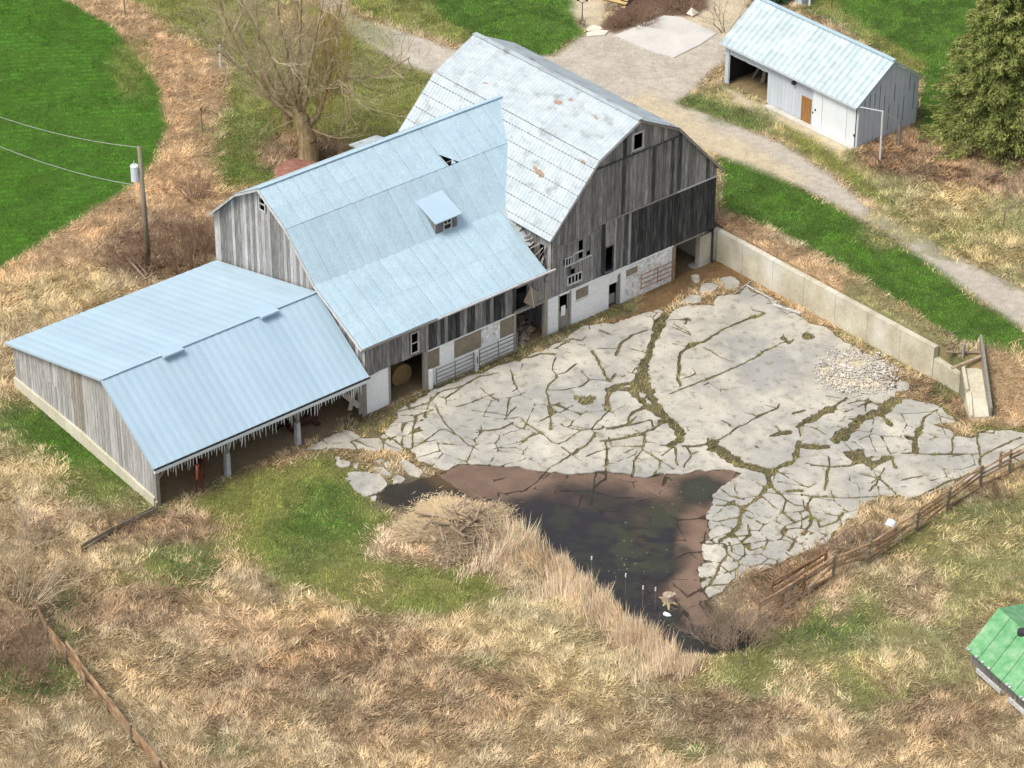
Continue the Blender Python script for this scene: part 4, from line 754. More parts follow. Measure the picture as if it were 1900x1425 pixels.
# ------------------------------------------------------------------ open-front shed
SP = [(-12.78, 3.6), (-3.78, 5.64), (.42, 2.52)]; SPf = profile(SP)
sh = thing('open_front_shed', 'long low shed with smooth pale blue metal roof and ragged icicles along its open front', 'shed', (-6, -19, 0))
for a, b, c0, c1 in ((SP[0], SP[1], 1, 12), (SP[2], SP[1], 1, 14)):
    Q = [(a[0], -26.1, a[1]), (a[0], -12.75, a[1]), (b[0], -12.75, b[1]), (b[0], -26.1, b[1])]
    roof(sh, *Q, c1, 1, M_roof_s, rib=.45, rh=.012, gap=.004, jit=.001, lap=0); battens(sh, *Q, 5, .1)
m2 = MB(); m2.bar((-3.78, -26.1, 5.74), (-3.78, -12.75, 5.74), .2, .03); m2.build('ridge_cap', M_roof_s, sh)
for v0, v1 in ((-22.6, -21.4), (-16.6, -15.5)):
    m2 = MB(); m2.poly([(-4.15, v0, 5.75), (-3.35, v0, 5.72), (-3.35, v1, 5.72), (-4.15, v1, 5.75)], None, (0, 0, .12)); m2.build('ridge_vent', M_roof_s, sh)
m2 = MB(); m2.bar((.47, -26.1, 2.50), (.47, -12.7, 2.50), .03, .09); m2.build('eave_shadow_strip', M_wood_dk, sh)  # dark strip added to draw the shadow line under the roof edge
m2 = MB(); m2.bar((.44, -26.1, 2.36), (.44, -12.7, 2.36), .12, .16); m2.build('fascia_board', M_gwhite, sh)
for a, b in ((SP[0], SP[1]), (SP[1], SP[2])): m2 = MB(); m2.bar((a[0], -26.12, a[1] + .02), (b[0], -26.12, b[1] + .02), .04, .12); m2.build('barge_board', M_roof_s, sh)
fz = lambda u: float(np.interp(u, [-12.55, -6.6, -.08], [1.6, 1.29, .53]))
board_wall(sh, 1, -25.78, -12.55, -.12, lambda u: fz(u), lambda u: SPf(u) - .05, .25, [], lambda u: [2.85] if u < -6.8 else [], lambda u, z, k: M_timber if -7.1 < u < -6.1 else M_wood_lt, out=-1)
n = 16
for k in range(n):
    u0 = -12.6 + 12.55 * k / n; u1 = -12.6 + 12.55 * (k + 1) / n - .01
    m2 = MB(); m2.hexa([(u0, -25.92, ter(u0, -26.2) - .3), (u1, -25.92, ter(u1, -26.2) - .3), (u1, -25.6, ter(u1, -26.2) - .3), (u0, -25.6, ter(u0, -26.2) - .3)], [(u0, -25.92, fz(u0) - .02), (u1, -25.92, fz(u1) - .02), (u1, -25.6, fz(u1) - .02), (u0, -25.6, fz(u0) - .02)])
    m2.build('foundation_block', M_foot, sh)
simple(sh, 'corner_post', M_timber, (-.14, .06, -25.8, -25.58, -.1, 2.5)); m2 = MB(); m2.bar((.0, -25.6, 1.6), (.1, -24.9, 2.35), .1); m2.build('knee_brace', M_timber, sh)
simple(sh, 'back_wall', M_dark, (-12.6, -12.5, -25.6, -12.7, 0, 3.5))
for v in (-21.48, -17.08):
    m2 = MB(); m2.hexa([(-.14, v - .13, -.1), (.14, v - .13, -.1), (.14, v + .13, -.1), (-.14, v + .13, -.1)], [(-.12, v - .11, 1.35), (.12, v - .11, 1.35), (.12, v + .11, 1.35), (-.12, v + .11, 1.35)]); p = m2.build('post', M_trim, sh)
    m2 = MB(); m2.box(-.1, .1, v - .1, v + .1, 1.35, 2.45); m2.bar((0, v, 1.6), (.2, v - .5, 2.35), .08); m2.bar((0, v, 1.6), (.2, v + .5, 2.35), .08); m2.build('post_head', M_timber, p)
simple(sh, 'tie_beam', M_timber, (-.05, .1, -25.7, -12.7, 2.2, 2.3))
v = -25.3
while v < -13.3:
    L = random.uniform(.25, .8) * (.6 if -16 < v < -14 else 1); m2 = MB(); r_ = random.uniform(.025, .045); dx = random.uniform(-.1, .1) if random.random() < .3 else 0
    m2.tube((.44, v, 2.32), (.44, v + dx * .4, 2.32 - L * .6), r_, r_ * .7, 5); m2.tube((.44, v + dx * .4, 2.32 - L * .6), (.44 + random.uniform(-.03, .03), v + dx, 2.32 - L), r_ * .7, r_ * .15, 5)
    m2.build('icicle', M_icew, sh); v += random.uniform(.12, .24)
# broken boards under the right end of the shed
for a, b in (((.2, -14.4, 2.2), (.25, -13.3, .9)), ((.2, -13.4, 2.3), (.25, -13.9, .9)), ((.15, -13.2, 2.3), (.15, -13.1, .3)), ((.1, -12.85, 2.3), (.1, -12.85, 0))):
    m2 = MB(); m2.bar(a, b, .28, .03, up=(1, 0, 0)); m2.build('loose_board', M_timber, sh)
# ------------------------------------------------------------------ garage
ga = thing('garage', 'light grey wooden garage with scaly metal roof, brown side door and white sliding door', 'garage', (-7.7, 28, 2))
g0u, g1u, g0v, g1v, gb, ge, gr, gre = -13.1, -2.0, 25.5, 30.45, 1.95, 4.78, 6.75, 4.98
GPf = profile([(25.2, 4.72), (28.1, 6.75), (30.6, 5.0)])
for a, b, rows in (((25.15, 4.68), (28.1, 6.75), 7), ((30.65, 4.95), (28.1, 6.75), 1)):
    roof(ga, (g0u - .25, a[0], a[1]), (g1u + .1, a[0], a[1]), (g1u + .1, b[0], b[1]), (g0u - .25, b[0], b[1]), 13, rows, M_roof_g, rib=.45, rh=.03, gap=.006, lap=.012)
m2 = MB(); m2.bar((g0u - .3, 28.1, 6.87), (g1u + .12, 28.1, 6.87), .26, .08); m2.build('ridge_cap', M_roof_w, ga)
m2 = MB(); m2.bar((g0u - .3, 25.1, 4.68), (g1u + .1, 25.1, 4.68), .06, .12); m2.build('fascia_board', M_garage, ga)
for a, b in (((25.12, 4.7), (28.1, 6.8)), ((28.1, 6.8), (30.68, 4.98))): m2 = MB(); m2.bar((g1u + .12, *a), (g1u + .12, *b), .05, .1); m2.build('barge_board', M_roof_w, ga)
board_wall(ga, 1, g0v, g0u, -5.65, gb, lambda u: 4.66, .3, [(-12.85, -9.65, 1.5, 4.0), (-6.57, -5.85, 1.5, 3.62)], (), lambda *a: M_garage, out=-1, gap=.005, jit=.002, name='siding_board')
simple(ga, 'side_door', M_brown, (-6.55, -5.87, 25.44, 25.48, 2.02, 3.6)); frame(ga, 1, 25.47, -6.55, -5.87, 2.02, 3.6, .05, M_brown, out=-1, name='door_frame', th=.045)
sdo = simple(ga, 'sliding_door', M_gwhite, (-5.6, -4.85, 25.36, 25.42, 2.02, 4.66)); simple(sdo, 'door_leaf', M_gwhite, (-4.82, -2.85, 25.36, 25.42, 2.02, 4.66)); simple(sdo, 'door_leaf', M_gwhite, (-2.82, -2.12, 25.36, 25.42, 2.02, 4.66))
simple(sdo, 'hinge', M_iron, (-5.6, -5.52, 25.33, 25.36, 2.9, 3.0)); simple(sdo, 'handle', M_iron, (-5.4, -5.33, 25.3, 25.36, 3.15, 3.25)); simple(sdo, 'hinge', M_iron, (-2.2, -2.12, 25.33, 25.36, 2.7, 2.85))
simple(ga, 'door_jamb', M_iron, (-2.11, -2.04, 25.35, 25.5, 2.0, 4.66)); simple(ga, 'corner_post', M_garage, (-2.04, -1.9, 25.36, 25.56, 1.9, 4.7))
simple(ga, 'corner_post', M_garage, (-13.15, -12.85, 25.42, 25.56, 1.9, 4.7)); simple(ga, 'wall_lamp', M_iron, (-7.35, -7.15, 25.25, 25.46, 4.15, 4.35))
board_wall(ga, 0, g1u, g0v + .05, g1v, gb, lambda v: GPf(v) - .06, .42, [], (), lambda *a: M_garage, out=1, gap=.012, jit=.004, name='siding_board')
for k in range(11):
    v = 25.9 + k * .42; z0 = random.uniform(2.2, 4.5); z1 = min(z0 + random.uniform(.7, 2.2), GPf(v) - .3); simple(ga, 'siding_gap', M_wood_dk, (g1u + .024, g1u + .034, v - .018, v + .018, z0, z1))
simple(ga, 'rear_wall', M_garage, (g0u, g1u, g1v, g1v + .05, 1.9, 4.9)); simple(ga, 'end_wall', M_garage, (g0u - .04, g0u, g0v, g1v, 1.9, 4.7)); simple(ga, 'dark_bay_lining', M_dark, (-9.5, -9.45, g0v + .1, g1v, 1.9, 4.6), (-13.05, -9.5, 29.0, 29.05, 1.9, 5.5), (-13.08, -13.05, g0v + .1, g1v, 1.9, 4.6))  # near-black lining added inside the open bay to make it look dark
simple(ga, 'doorstep', M_pad, (-9.3, -2.0, 25.0, 25.4, 1.85, 2.06))
for k in range(4):
    x = -12.5 + k * .85; t = thing('stored_plank', ['weathered plank leaning at the left end of the open garage bay', 'weathered plank leaning in the open garage bay, second from its left end', 'weathered plank leaning in the open garage bay, second from its right end', 'weathered plank leaning at the right end of the open garage bay'][k], 'plank', (x, 29.6, 2), 'planks leaning in the open bay of the garage')
    m2 = MB(); m2.bar((x, 27.2, 2), (x + (-1) ** k * .5, 28.2, 4.0), .2, .06); m2.build('board', M_timber, t); m2 = MB(); m2.bar((x + .1, 27.9, 2), (x + (-1) ** k * .5, 28.4, 3.6), .1, .06); m2.build('cross_strip', M_timber, t)
# ------------------------------------------------------------------ retaining wall
rw = thing('retaining_wall', 'long stained concrete retaining wall between the yard and the raised grass strip', 'wall', (8, 12.6, 0))
us = np.linspace(-.45, 16.4, 8)
for a, b in zip(us[:-1], us[1:]): simple(rw, 'wall_section', M_wallc, (a + .01, b - .01, 12.4, 12.75, -.2, 1.9))
simple(rw, 'wall_return', M_wallc, (-.5, -.15, 11.15, 12.39, -.2, 1.92)); m2 = MB(); m2.hexa([(16.41, 12.42, -.2), (18.3, 12.42, -.2), (18.3, 12.75, -.2), (16.41, 12.75, -.2)], [(16.41, 12.42, 1.25), (18.3, 12.42, 1.05), (18.3, 12.75, 1.05), (16.41, 12.75, 1.25)]); m2.build('wall_stub', M_wallc, rw)
# ------------------------------------------------------------------ cattle chute
ch = thing('loading_chute', 'old concrete cattle loading chute with worn ramp at the end of the retaining wall', 'ramp', (19.5, 12.5, 0))
tl, tr, bl, br = [on(x, y, 2, z) for x, y, z in ((1783, 683, 1.5), (1826, 683, 1.5), (1800, 775, .12), (1840, 772, .12))]
m2 = MB(); m2.hexa([(p[0], p[1], -.2) for p in (bl, br, tr, tl)], [bl, br, tr, tl]); m2.build('ramp', M_wallc, ch)
def cwall(p, q, hp_, hq, t, mt, nm):
    p = np.array(p); q = np.array(q); d = q - p; n_ = np.array([-d[1], d[0], 0]); n_ /= np.linalg.norm(n_); n_ *= t
    m2 = MB(); m2.hexa([(p[0], p[1], -.2), (q[0], q[1], -.2), (q[0] + n_[0], q[1] + n_[1], -.2), (p[0] + n_[0], p[1] + n_[1], -.2)], [(*p[:2], p[2] + hp_), (*q[:2], q[2] + hq), (q[0] + n_[0], q[1] + n_[1], q[2] + hq), (p[0] + n_[0], p[1] + n_[1], p[2] + hp_)]); return m2.build(nm, mt, ch)
ex = tr + (tr - br) * .45; cwall(br, tr, .55, .8, .14, M_timber, 'side_wall'); cwall(tr, ex, .8, .75, .12, M_timber, 'side_wall')
mid = tl * .5 + bl * .5; cwall(tl, mid, .25, .22, .16, M_wallc, 'low_wall'); cwall(mid + np.array([.1, .1, 0]), bl, .12, .15, .14, M_wallc, 'low_wall')
for a, b in ((on(1755, 653, 2, 2.0), on(1822, 654, 2, 2.0)), (on(1766, 683, 2, 1.7), on(1820, 661, 2, 2.0))): m2 = MB(); m2.tube(a, b, .08, .08, 7); m2.build('rail', M_log, ch)
m2 = MB(); a = on(1786, 672, 2, 1.5); m2.box(a[0] - .06, a[0] + .06, a[1] - .06, a[1] + .06, 0, 2.6); m2.build('post', M_timber, ch)
# ------------------------------------------------------------------ gates on the barn walls
def gate(u, v0, v1, z0, z1, label, mt, n=5, sag=0):
    g = thing('metal_gate', label, 'gate', (u, (v0 + v1) / 2, 0), 'pipe gates hung along the barn walls')
    for k in range(n):
        z = z0 + (z1 - z0) * k / (n - 1); m2 = MB(); m2.tube((u, v0, z), (u, v1, z + sag), .03, .03, 6); m2.build('rail', mt, g)
    for v in (v0, (v0 + v1) / 2, v1): m2 = MB(); m2.tube((u, v, z0 - .04), (u, v, z1 + .06), .032, .032, 6); m2.build('upright', mt, g)
gate(.35, -8.25, -5.7, .2, 1.15, 'grey pipe gate against the wing wall, nearer the white gatepost', M_steel); gate(.35, -5.3, -2.7, .2, 1.2, 'grey pipe gate against the wing wall, nearer the dark opening', M_steel)
gate(.3, 6.3, 8.8, .6, 1.45, 'bent rusty pipe gate against the stone part of the main barn foundation', M_rust, 4)
gp = thing('gate_post', 'short pale gatepost standing between the two grey pipe gates', 'post', (.35, -5.5, 0)); simple(gp, 'post', M_trim, (.28, .42, -5.6, -5.42, -.1, 1.25)); simple(gp, 'latch', M_iron, (.42, .45, -5.55, -5.5, .5, .9))
# ------------------------------------------------------------------ hay
hb = thing('hay_bale', 'round brown hay bale inside the wing doorway left of the gates', 'hay bale', (-1.6, -10.4, .6))
m2 = MB(); a = on(746, 697, 0, -1.2); m2.tube((a[0] - 1.2, a[1], a[2]), (a[0], a[1], a[2]), .66, .66, 22); o = m2.build('bale_core', M_hay, hb)
m2 = MB(); m2.tube((a[0] - .9, a[1], a[2]), (a[0] - .84, a[1], a[2]), .675, .675, 22, False); m2.tube((a[0] - .4, a[1], a[2]), (a[0] - .34, a[1], a[2]), .675, .675, 22, False); m2.build('twine', M_log, hb)
#PART3
# ------------------------------------------------------------------ trees and shrubs
def PV(px, py, base):
    """point seen at a pixel on the upright plane through base that faces the lens side"""
    return onplane(px, py, base, HD)
class Twigs:
    """thin three-sided or flat twigs gathered into arrays"""
    def __init__(s): s.V = []; s.F = []; s.n = 0
    def strip(s, a, b, w0, w1):
        d = b - a; up = np.array([0, 0, 1.]) if abs(d[2]) < .9 * np.linalg.norm(d) + 1e-9 else np.array([1., 0, 0])
        x = np.cross(d, up); x /= np.linalg.norm(x) + 1e-9; y = np.cross(d, x); y /= np.linalg.norm(y) + 1e-9
        for k in range(3):
            t = 2 * math.pi * k / 3; o = x * math.cos(t) + y * math.sin(t); s.V += [a + o * w0, b + o * w1]
        n = s.n; s.F += [(n, n + 2, n + 3, n + 1), (n + 2, n + 4, n + 5, n + 3), (n + 4, n, n + 1, n + 5)]; s.n += 6
    def build(s, name, mt, parent):
        off = np.array(parent.location) if parent is not None else 0
        if parent is not None and parent.parent is not None: off = off + np.array(parent.parent.location)
        return np_mesh(name, np.array(s.V) - off, np.array(s.F), mt, None, parent)
def grow(tw, p, d, L, r, depth, spread=.55, up=.15, kids=(2, 3), shrink=.72, seg=2, min_r=.008):
    d = d / np.linalg.norm(d)
    for k in range(seg):
        nd = d + rng.normal(0, .13, 3) + np.array([0, 0, up * .3]); nd /= np.linalg.norm(nd)
        q = p + nd * L / seg; r1 = max(r * (1 - .3 / seg), min_r * .6); tw.strip(p, q, r, r1); p, d, r = q, nd, r1
        if depth > 0 and k < seg - 1 and rng.random() < .6:
            sd2 = d + rng.normal(0, spread, 3) + np.array([0, 0, up]); grow(tw, p, sd2, L * shrink * rng.uniform(.5, .9), r * .6, depth - 1, spread, up, kids, shrink, seg, min_r)
    if depth <= 0: return
    for _ in range(rng.integers(kids[0], kids[1] + 1)):
        sd2 = d + rng.normal(0, spread, 3) + np.array([0, 0, up]); grow(tw, p, sd2, L * shrink * rng.uniform(.7, 1.15), r * .68, depth - 1, spread, up, kids, shrink, seg, min_r)
def limb_chain(base, pts, r0, r1, n=7):
    m_ = MB(); P_ = [np.array(p, float) for p in pts]
    for k in range(len(P_) - 1):
        a, b = r0 + (r1 - r0) * k / (len(P_) - 1), r0 + (r1 - r0) * (k + 1) / (len(P_) - 1); m_.tube(P_[k], P_[k + 1], a, b, n, False)
    return m_
# the big pollarded tree behind the wing
tb = G(573, 300); tree = thing('bare_tree', 'large bare pollarded tree with stout trunk behind the wing barn', 'tree', tuple(tb))
tb2 = tb + np.array([0, 0, -.3])
fork = PV(560, 222, tb)
limb_chain(tb, [tb2, PV(570, 260, tb), fork, PV(553, 205, tb)], .62, .38, 10).build('trunk', M_bark, tree, smooth=True)
for px, py, r_, dn in ((552, 192, .3, 0), (532, 215, .28, .3)):
    m_ = MB(); c = PV(px, py, tb) + HD * dn; m_.tube(c - np.array([0, 0, .8]), c + np.array([0, 0, .5]), r_ * 1.1, r_ * .8, 8); m_.build('pollard_stub', M_bark, tree)
limbs = [([(562, 225), (530, 205), (505, 185), (470, 140), (440, 90), (415, 30), (390, -60)], .2, .0), ([(560, 225), (552, 190), (550, 140), (556, 60), (560, -60)], .2, .8), ([(560, 222), (545, 170), (535, 100), (520, 20), (515, -60)], .17, -1.2),
         ([(565, 240), (590, 215), (605, 170), (615, 120), (622, 60), (640, -20)], .22, .5), ([(558, 215), (540, 190), (552, 175), (556, 120), (545, 30)], .14, 1.5), ([(562, 210), (575, 120), (590, 40), (610, -60)], .13, -1.6), ([(548, 215), (500, 160), (478, 100), (470, 30), (480, -60)], .12, 1.6),
         ([(600, 180), (640, 150), (700, 150), (760, 120)], .07, .8), ([(470, 140), (430, 110), (405, 88)], .08, -.4), ([(600, 170), (630, 140), (648, 165)], .06, -1), ([(505, 185), (470, 120), (420, 60), (350, 20)], .09, 2.2), ([(562, 215), (530, 150), (500, 60), (455, -40)], .1, -2.5)]
tw = Twigs(); twy = Twigs()
for pts, r_, dz in limbs:
    n_ = len(pts); W3 = [PV(x, y, tb) + HD * dz * (k / n_) * 1.6 for k, (x, y) in enumerate(pts)]
    limb_chain(tb, W3, r_, .04, 6).build('limb', M_bark, tree, smooth=True)
    for k in range(1, n_):
        d = W3[k] - W3[k - 1]
        for _ in range(6): grow(tw, W3[k - 1] + d * rng.random(), d / np.linalg.norm(d) + rng.normal(0, .6, 3), rng.uniform(1.0, 2.0), .032, 3, .5, .2, (1, 3), .74, 2, .013)
for _ in range(95):
    p = PV(rng.uniform(585, 650), rng.uniform(50, 215), tb) + HD * rng.uniform(-.8, .8); grow(twy, p, np.array([rng.normal(0, .2), rng.normal(0, .2), 1]), rng.uniform(1, 1.8), .022, 2, .22, .3, (1, 3), .8, 2)
for _ in range(40):
    p = PV(rng.uniform(520, 600), rng.uniform(190, 285), tb); grow(twy, p, rng.normal(0, .5, 3) + [0, 0, .8], .8, .02, 2, .4, .3, (2, 3), .8, 2)
tw.build('crown', M_twig_g, tree); twy.build('sucker_growth', M_twig_y, tree)
def shrub(px, py, rad, h, label, mt, n=26, name='bare_shrub', depth=4, r=.03, group=None, spread=.42, z=None, cat='shrub'):
    b = G(px, py); s_ = thing(name, label, cat, tuple(b), group); tw = Twigs()
    for _ in range(n):
        a = rng.uniform(0, 6.283); q = rad * .45 * math.sqrt(rng.random()); p = b + np.array([math.cos(a) * q, math.sin(a) * q, -.1])
        d = np.array([math.cos(a) * q / rad * 1.6, math.sin(a) * q / rad * 1.6, 1]) + rng.normal(0, .15, 3); grow(tw, p, d, h * .36 * rng.uniform(.7, 1.2), r, depth, spread, .12, (2, 3), .7, 2, .006)
    half = len(tw.F)
    tw.build('stems', mt, s_); return s_
shrub(330, 490, 3.2, 2.6, 'wide brown thicket of bare shrubs between the utility pole and the wing gable', M_twig_r, 46)
shrub(385, 470, 1.4, 2.4, 'dense reddish thicket against the rear of the wing gable wall', M_twig_r, 20)
shrub(360, 365, 1.0, 1.8, 'small dark brown bush on the leaf strip behind the wing', M_twig_r, 16)
shrub(250, 500, 2.0, 2.0, 'low brown thicket left of the utility pole foot', M_twig_r, 22)
s1 = shrub(25, 1120, 2.6, 4.4, 'tall spreading grey bare bush at the left edge by the fence', M_twig_g, 30, depth=4, r=.04)
shrub(30, 1260, 2.6, 3.0, 'reddish bare bush at the left edge below the grey bush', M_twig_r, 34)
shrub(1370, 1195, 2.5, 2.6, 'rounded bare bush growing at the lower tip of the pond', M_twig, 60, r=.022)
shrub(1320, 1190, 1.0, 1.6, 'small bare bush left of the rounded bush at the pond tip', M_twig, 12)
shrub(1560, 1030, 2.0, 1.4, 'tangled bare brush by the rusty fence left of the white barrel', M_twig, 26)
shrub(1610, 1005, 1.1, 1.3, 'dark brush leaning on the rusty fence beside the white barrel', M_twig_r, 20)
shrub(1470, 1120, 2.0, 1.3, 'thin bare brush at the yard edge above the rusty fence corner', M_twig, 18)
shrub(1850, 920, 1.1, 1.0, 'thin brown weeds along the fence at the right edge', M_twig_r, 18)
shrub(215, 985, 1.8, .9, 'dark tangle of brambles over the fallen fence below the shed', M_twig_r, 30)
shrub(60, 1000, 2.0, 1.2, 'pale brown brambles above the grey bush at the left edge', M_twig, 24)
shrub(940, 1010, 1.2, .9, 'grey brush at the right side of the brush pile', M_twig_g, 26)
shrub(1190, 42, 1.2, 1.1, 'brown leafy shrub beside the flagstone path', M_twig_r, 34, depth=4)
shrub(1150, 48, .8, .9, 'rusty brown shrub at the corner of the mulch bed', M_twig_r, 22)
shrub(1262, 14, 1.4, .8, 'dark low shrubs spreading on the mulch bed', M_twig_r, 30)
shrub(1347, 60, .5, 3.6, 'thin young bare tree beside the garage corner', M_twig, 5, name='young_tree', depth=4, r=.035, spread=.28, cat='tree')
shrub(1082, 48, .3, .7, 'small dry weed clump around the lamp post', M_twig, 8)
shrub(585, 790, 1.2, .6, 'dark clump of dry weeds under the front corner of the shed', M_twig_r, 1)
shrub(640, 795, .8, .8, 'grey weeds in front of the broken boards at the shed corner', M_twig_g, 8)
shrub(1890, 90, .8, 1.0, 'low twigs at the foot of the spruce', M_twig, 1)
# ------------------------------------------------------------------ conifers
def conifer(px, py, H, Rb, n, label, mt, name='spruce_tree', leaf=.13, droop=.5, seed=3):
    b = G(px, py); r2 = np.random.default_rng(seed); t = thing(name, label, 'tree', tuple(b)); m_ = MB(); m_.tube(b - np.array([0, 0, .3]), b + np.array([0, 0, H]), .3, .03, 8); m_.build('trunk', M_bark, t)
    V = []; F_ = []; br = Twigs(); k = 0; off = np.array(b)
    nb = int(n / 200)
    for _ in range(nb):
        f = r2.random() ** .75; z = H * (.03 + .95 * f); L = Rb * (1 - f) ** .85 * r2.uniform(.7, 1.12) + .25; a = r2.uniform(0, 6.283); o = np.array([math.cos(a), math.sin(a), 0]); side = np.array([-o[1], o[0], 0])
        tip = b + np.array([0, 0, z]) + o * L + np.array([0, 0, -droop * L * .45 + .1]); base = b + np.array([0, 0, z]); br.strip(base, tip, .04, .01)
        m_n = 200; tt = r2.random(m_n) ** .6; sp = (1 - tt * .75) * L * .32
        c = base + (tip - base) * tt[:, None] + side * (r2.normal(0, .5, m_n) * sp)[:, None] + np.array([0, 0, -1.]) * (np.abs(r2.normal(0, .16, m_n)))[:, None]
        d = o * .8 + side * r2.normal(0, .7, (m_n, 1)) + np.array([0, 0, 1.]) * r2.normal(-.35, .35, (m_n, 1)); d /= np.linalg.norm(d, axis=1)[:, None]
        wv = np.cross(d, r2.normal(0, 1, (m_n, 3))); wv /= np.linalg.norm(wv, axis=1)[:, None]; s = leaf * r2.uniform(.6, 1.5, (m_n, 1))
        V.append(np.stack([c - wv * s * .3, c + wv * s * .3, c + d * s * 1.6], 1).reshape(-1, 3)); k += m_n
    V = np.concatenate(V) - off; np_mesh('crown', V, np.arange(len(V)).reshape(-1, 3), mt, None, t); br.build('branches', M_bark, t); return t
conifer(1850, 262, 13.5, 4.6, 190000, 'large olive green spruce filling the top right corner', M_needle, leaf=.12)
conifer(1447, -2, 1.6, 1.4, 9000, 'dark green evergreen bush behind the garage roof', M_needle_d, name='evergreen_bush', leaf=.1, droop=.1)
# ------------------------------------------------------------------ utility pole and wires
pb = on(277, 500, 2, 1.3); pb[2] = float(ter(pb[0], pb[1])); up_ = thing('utility_pole', 'leaning wooden utility pole with a pale transformer can', 'utility pole', tuple(pb))
pt_ = PV(258, 272, pb); m_ = MB(); m_.tube(pb - np.array([0, 0, .3]), pt_, .16, .11, 10); m_.build('pole', M_pole, up_, smooth=True)
xc = PV(250, 321, pb) + np.array([0, 0, 0]); m_ = MB(); m_.tube(xc - [0, 0, .45], xc + [0, 0, .42], .22, .22, 16); m_.tube(xc + [0, 0, .42], xc + [0, 0, .48], .24, .2, 16); o = m_.build('transformer', M_xf, up_)
m_ = MB(); m_.tube(xc + [0, 0, .45], xc + [0, 0, .75], .035, .02, 6); m_.build('bushing', M_trim, o)
m_ = MB(); m_.bar(xc, xc + (PV(263, 321, pb) - xc), .08, .3); m_.build('bracket', M_steel, up_)
def wire(a, b, sag, label, grp='overhead wires'):
    w_ = MB(); P0 = None; a = np.array(a); b = np.array(b)
    for k in range(25):
        t = k / 24; p = a + (b - a) * t - np.array([0, 0, sag * 4 * t * (1 - t)])
        if P0 is not None: w_.tube(P0, p, .017, .017, 4, False)
        P0 = p
    return tag(w_.build('overhead_wire', M_wire, None), label, 'wire', grp)
wdir = PV(0, 233, pb) - PV(256, 273, pb); wire(PV(256, 273, pb), PV(256, 273, pb) + wdir * 1.6 + HD * 3, .6, 'upper overhead wire running left from the pole top over the field')
wdir = PV(0, 289, pb) - PV(248, 343, pb); wire(PV(248, 343, pb), PV(248, 343, pb) + wdir * 1.6 + HD * 3, .6, 'lower overhead wire running left from below the transformer')
# ------------------------------------------------------------------ small posts in the leaf strip
for px, py, h_, lb in ((232, 30, 1.6, 'thin dark fence post at the top of the leaf strip'), (375, 243, 1.5, 'thin steel fence post halfway down the leaf strip')):
    b = G(px, py); t = thing('fence_post', lb, 'post', tuple(b), 'old posts along the leaf strip'); m_ = MB(); m_.tube(b - np.array([0, 0, .2]), b + np.array([0, 0, h_]), .05, .04, 6); m_.build('post', M_pole, t); m_ = MB(); m_.box(b[0] - .06, b[0] + .06, b[1] - .04, b[1] + .04, b[2] + h_ - .12, b[2] + h_); m_.build('post_cap', M_iron, t)
b = G(410, 125); t = thing('fence_post', 'pale broken fence post with a slanting rail left of the bare tree', 'post', tuple(b), 'old posts along the leaf strip'); m_ = MB(); m_.tube(b - np.array([0, 0, .2]), b + np.array([0, 0, 1.5]), .1, .08, 7); m_.build('post', M_trim, t)
m_ = MB(); m_.tube(b + [0, 0, 1.3], PV(380, 92, b), .04, .03, 5); m_.build('rail', M_log, t)
# ------------------------------------------------------------------ fences
def fence(name, label, pts, hs, nr, mt, mp, rr=.05, board=False, lean=(0, 0), grp=None, tops=None):
    P3 = [G(x, y) if len(q) == 0 else None for (x, y), q in ((p, ()) for p in pts)]
    t = thing(name, label, 'fence', tuple(P3[0]), grp)
    for k, p in enumerate(P3):
        m_ = MB(); q = p + np.array([lean[0], lean[1], hs * 1.08]) + rng.normal(0, .04, 3); m_.tube(p - np.array([0, 0, .3]), q, .085, .07, 7); m_.build('post', mp, t)
    for a, b in zip(P3[:-1], P3[1:]):
        for j in range(nr):
            if nr > 2 and rng.random() < .14: continue
            f = (j + .7) / nr; o = np.array([lean[0], lean[1], hs]) * f; m_ = MB(); j1, j2 = rng.normal(0, .09, 2)
            if board: m_.bar(a + o + [0, 0, j1], b + o + [0, 0, j2], .04, .2)
            else: m_.tube(a + o + [0, 0, j1], b + o + [0, 0, j2], rr, rr, 6)
            m_.build('rail', mt, t)
    return t
fence('pipe_fence', 'long rusty orange rail fence along the lower right edge of the yard', [(1490, 1108), (1545, 1070), (1612, 1045), (1700, 985), (1757, 945), (1817, 905), (1873, 878), (1930, 850)], 1.25, 4, M_rustw, M_pole, .06)
fence('rusty_gate', 'brown rail gate closing the lower end of the fence by the pond bush', [(1408, 1160), (1490, 1108)], 1.25, 5, M_rustw, M_rust, .045)
fence('feed_rack', 'rusty pipe feeder panel standing inside the fence near the pond bush', [(1430, 1110), (1530, 1050)], .9, 4, M_rust, M_rust, .05)
fence('pipe_rail', 'single pipe rail inside the fence at the right edge of the yard', [(1856, 868), (1930, 828)], .8, 2, M_rust, M_rust, .03)
fence('board_fence', 'leaning orange brown board fence at the lower left', [(65, 1130), (88, 1180), (125, 1225), (160, 1270), (200, 1318), (245, 1375), (300, 1440), (330, 1475)], 1.2, 4, M_rustw, M_pole, board=True, lean=(.35, -.2))
fence('fallen_fence', 'dark brown fence half buried in brush below the shed end', [(152, 1022), (215, 985), (290, 948)], .7, 4, M_pole, M_bark, board=True, lean=(.4, -.2))
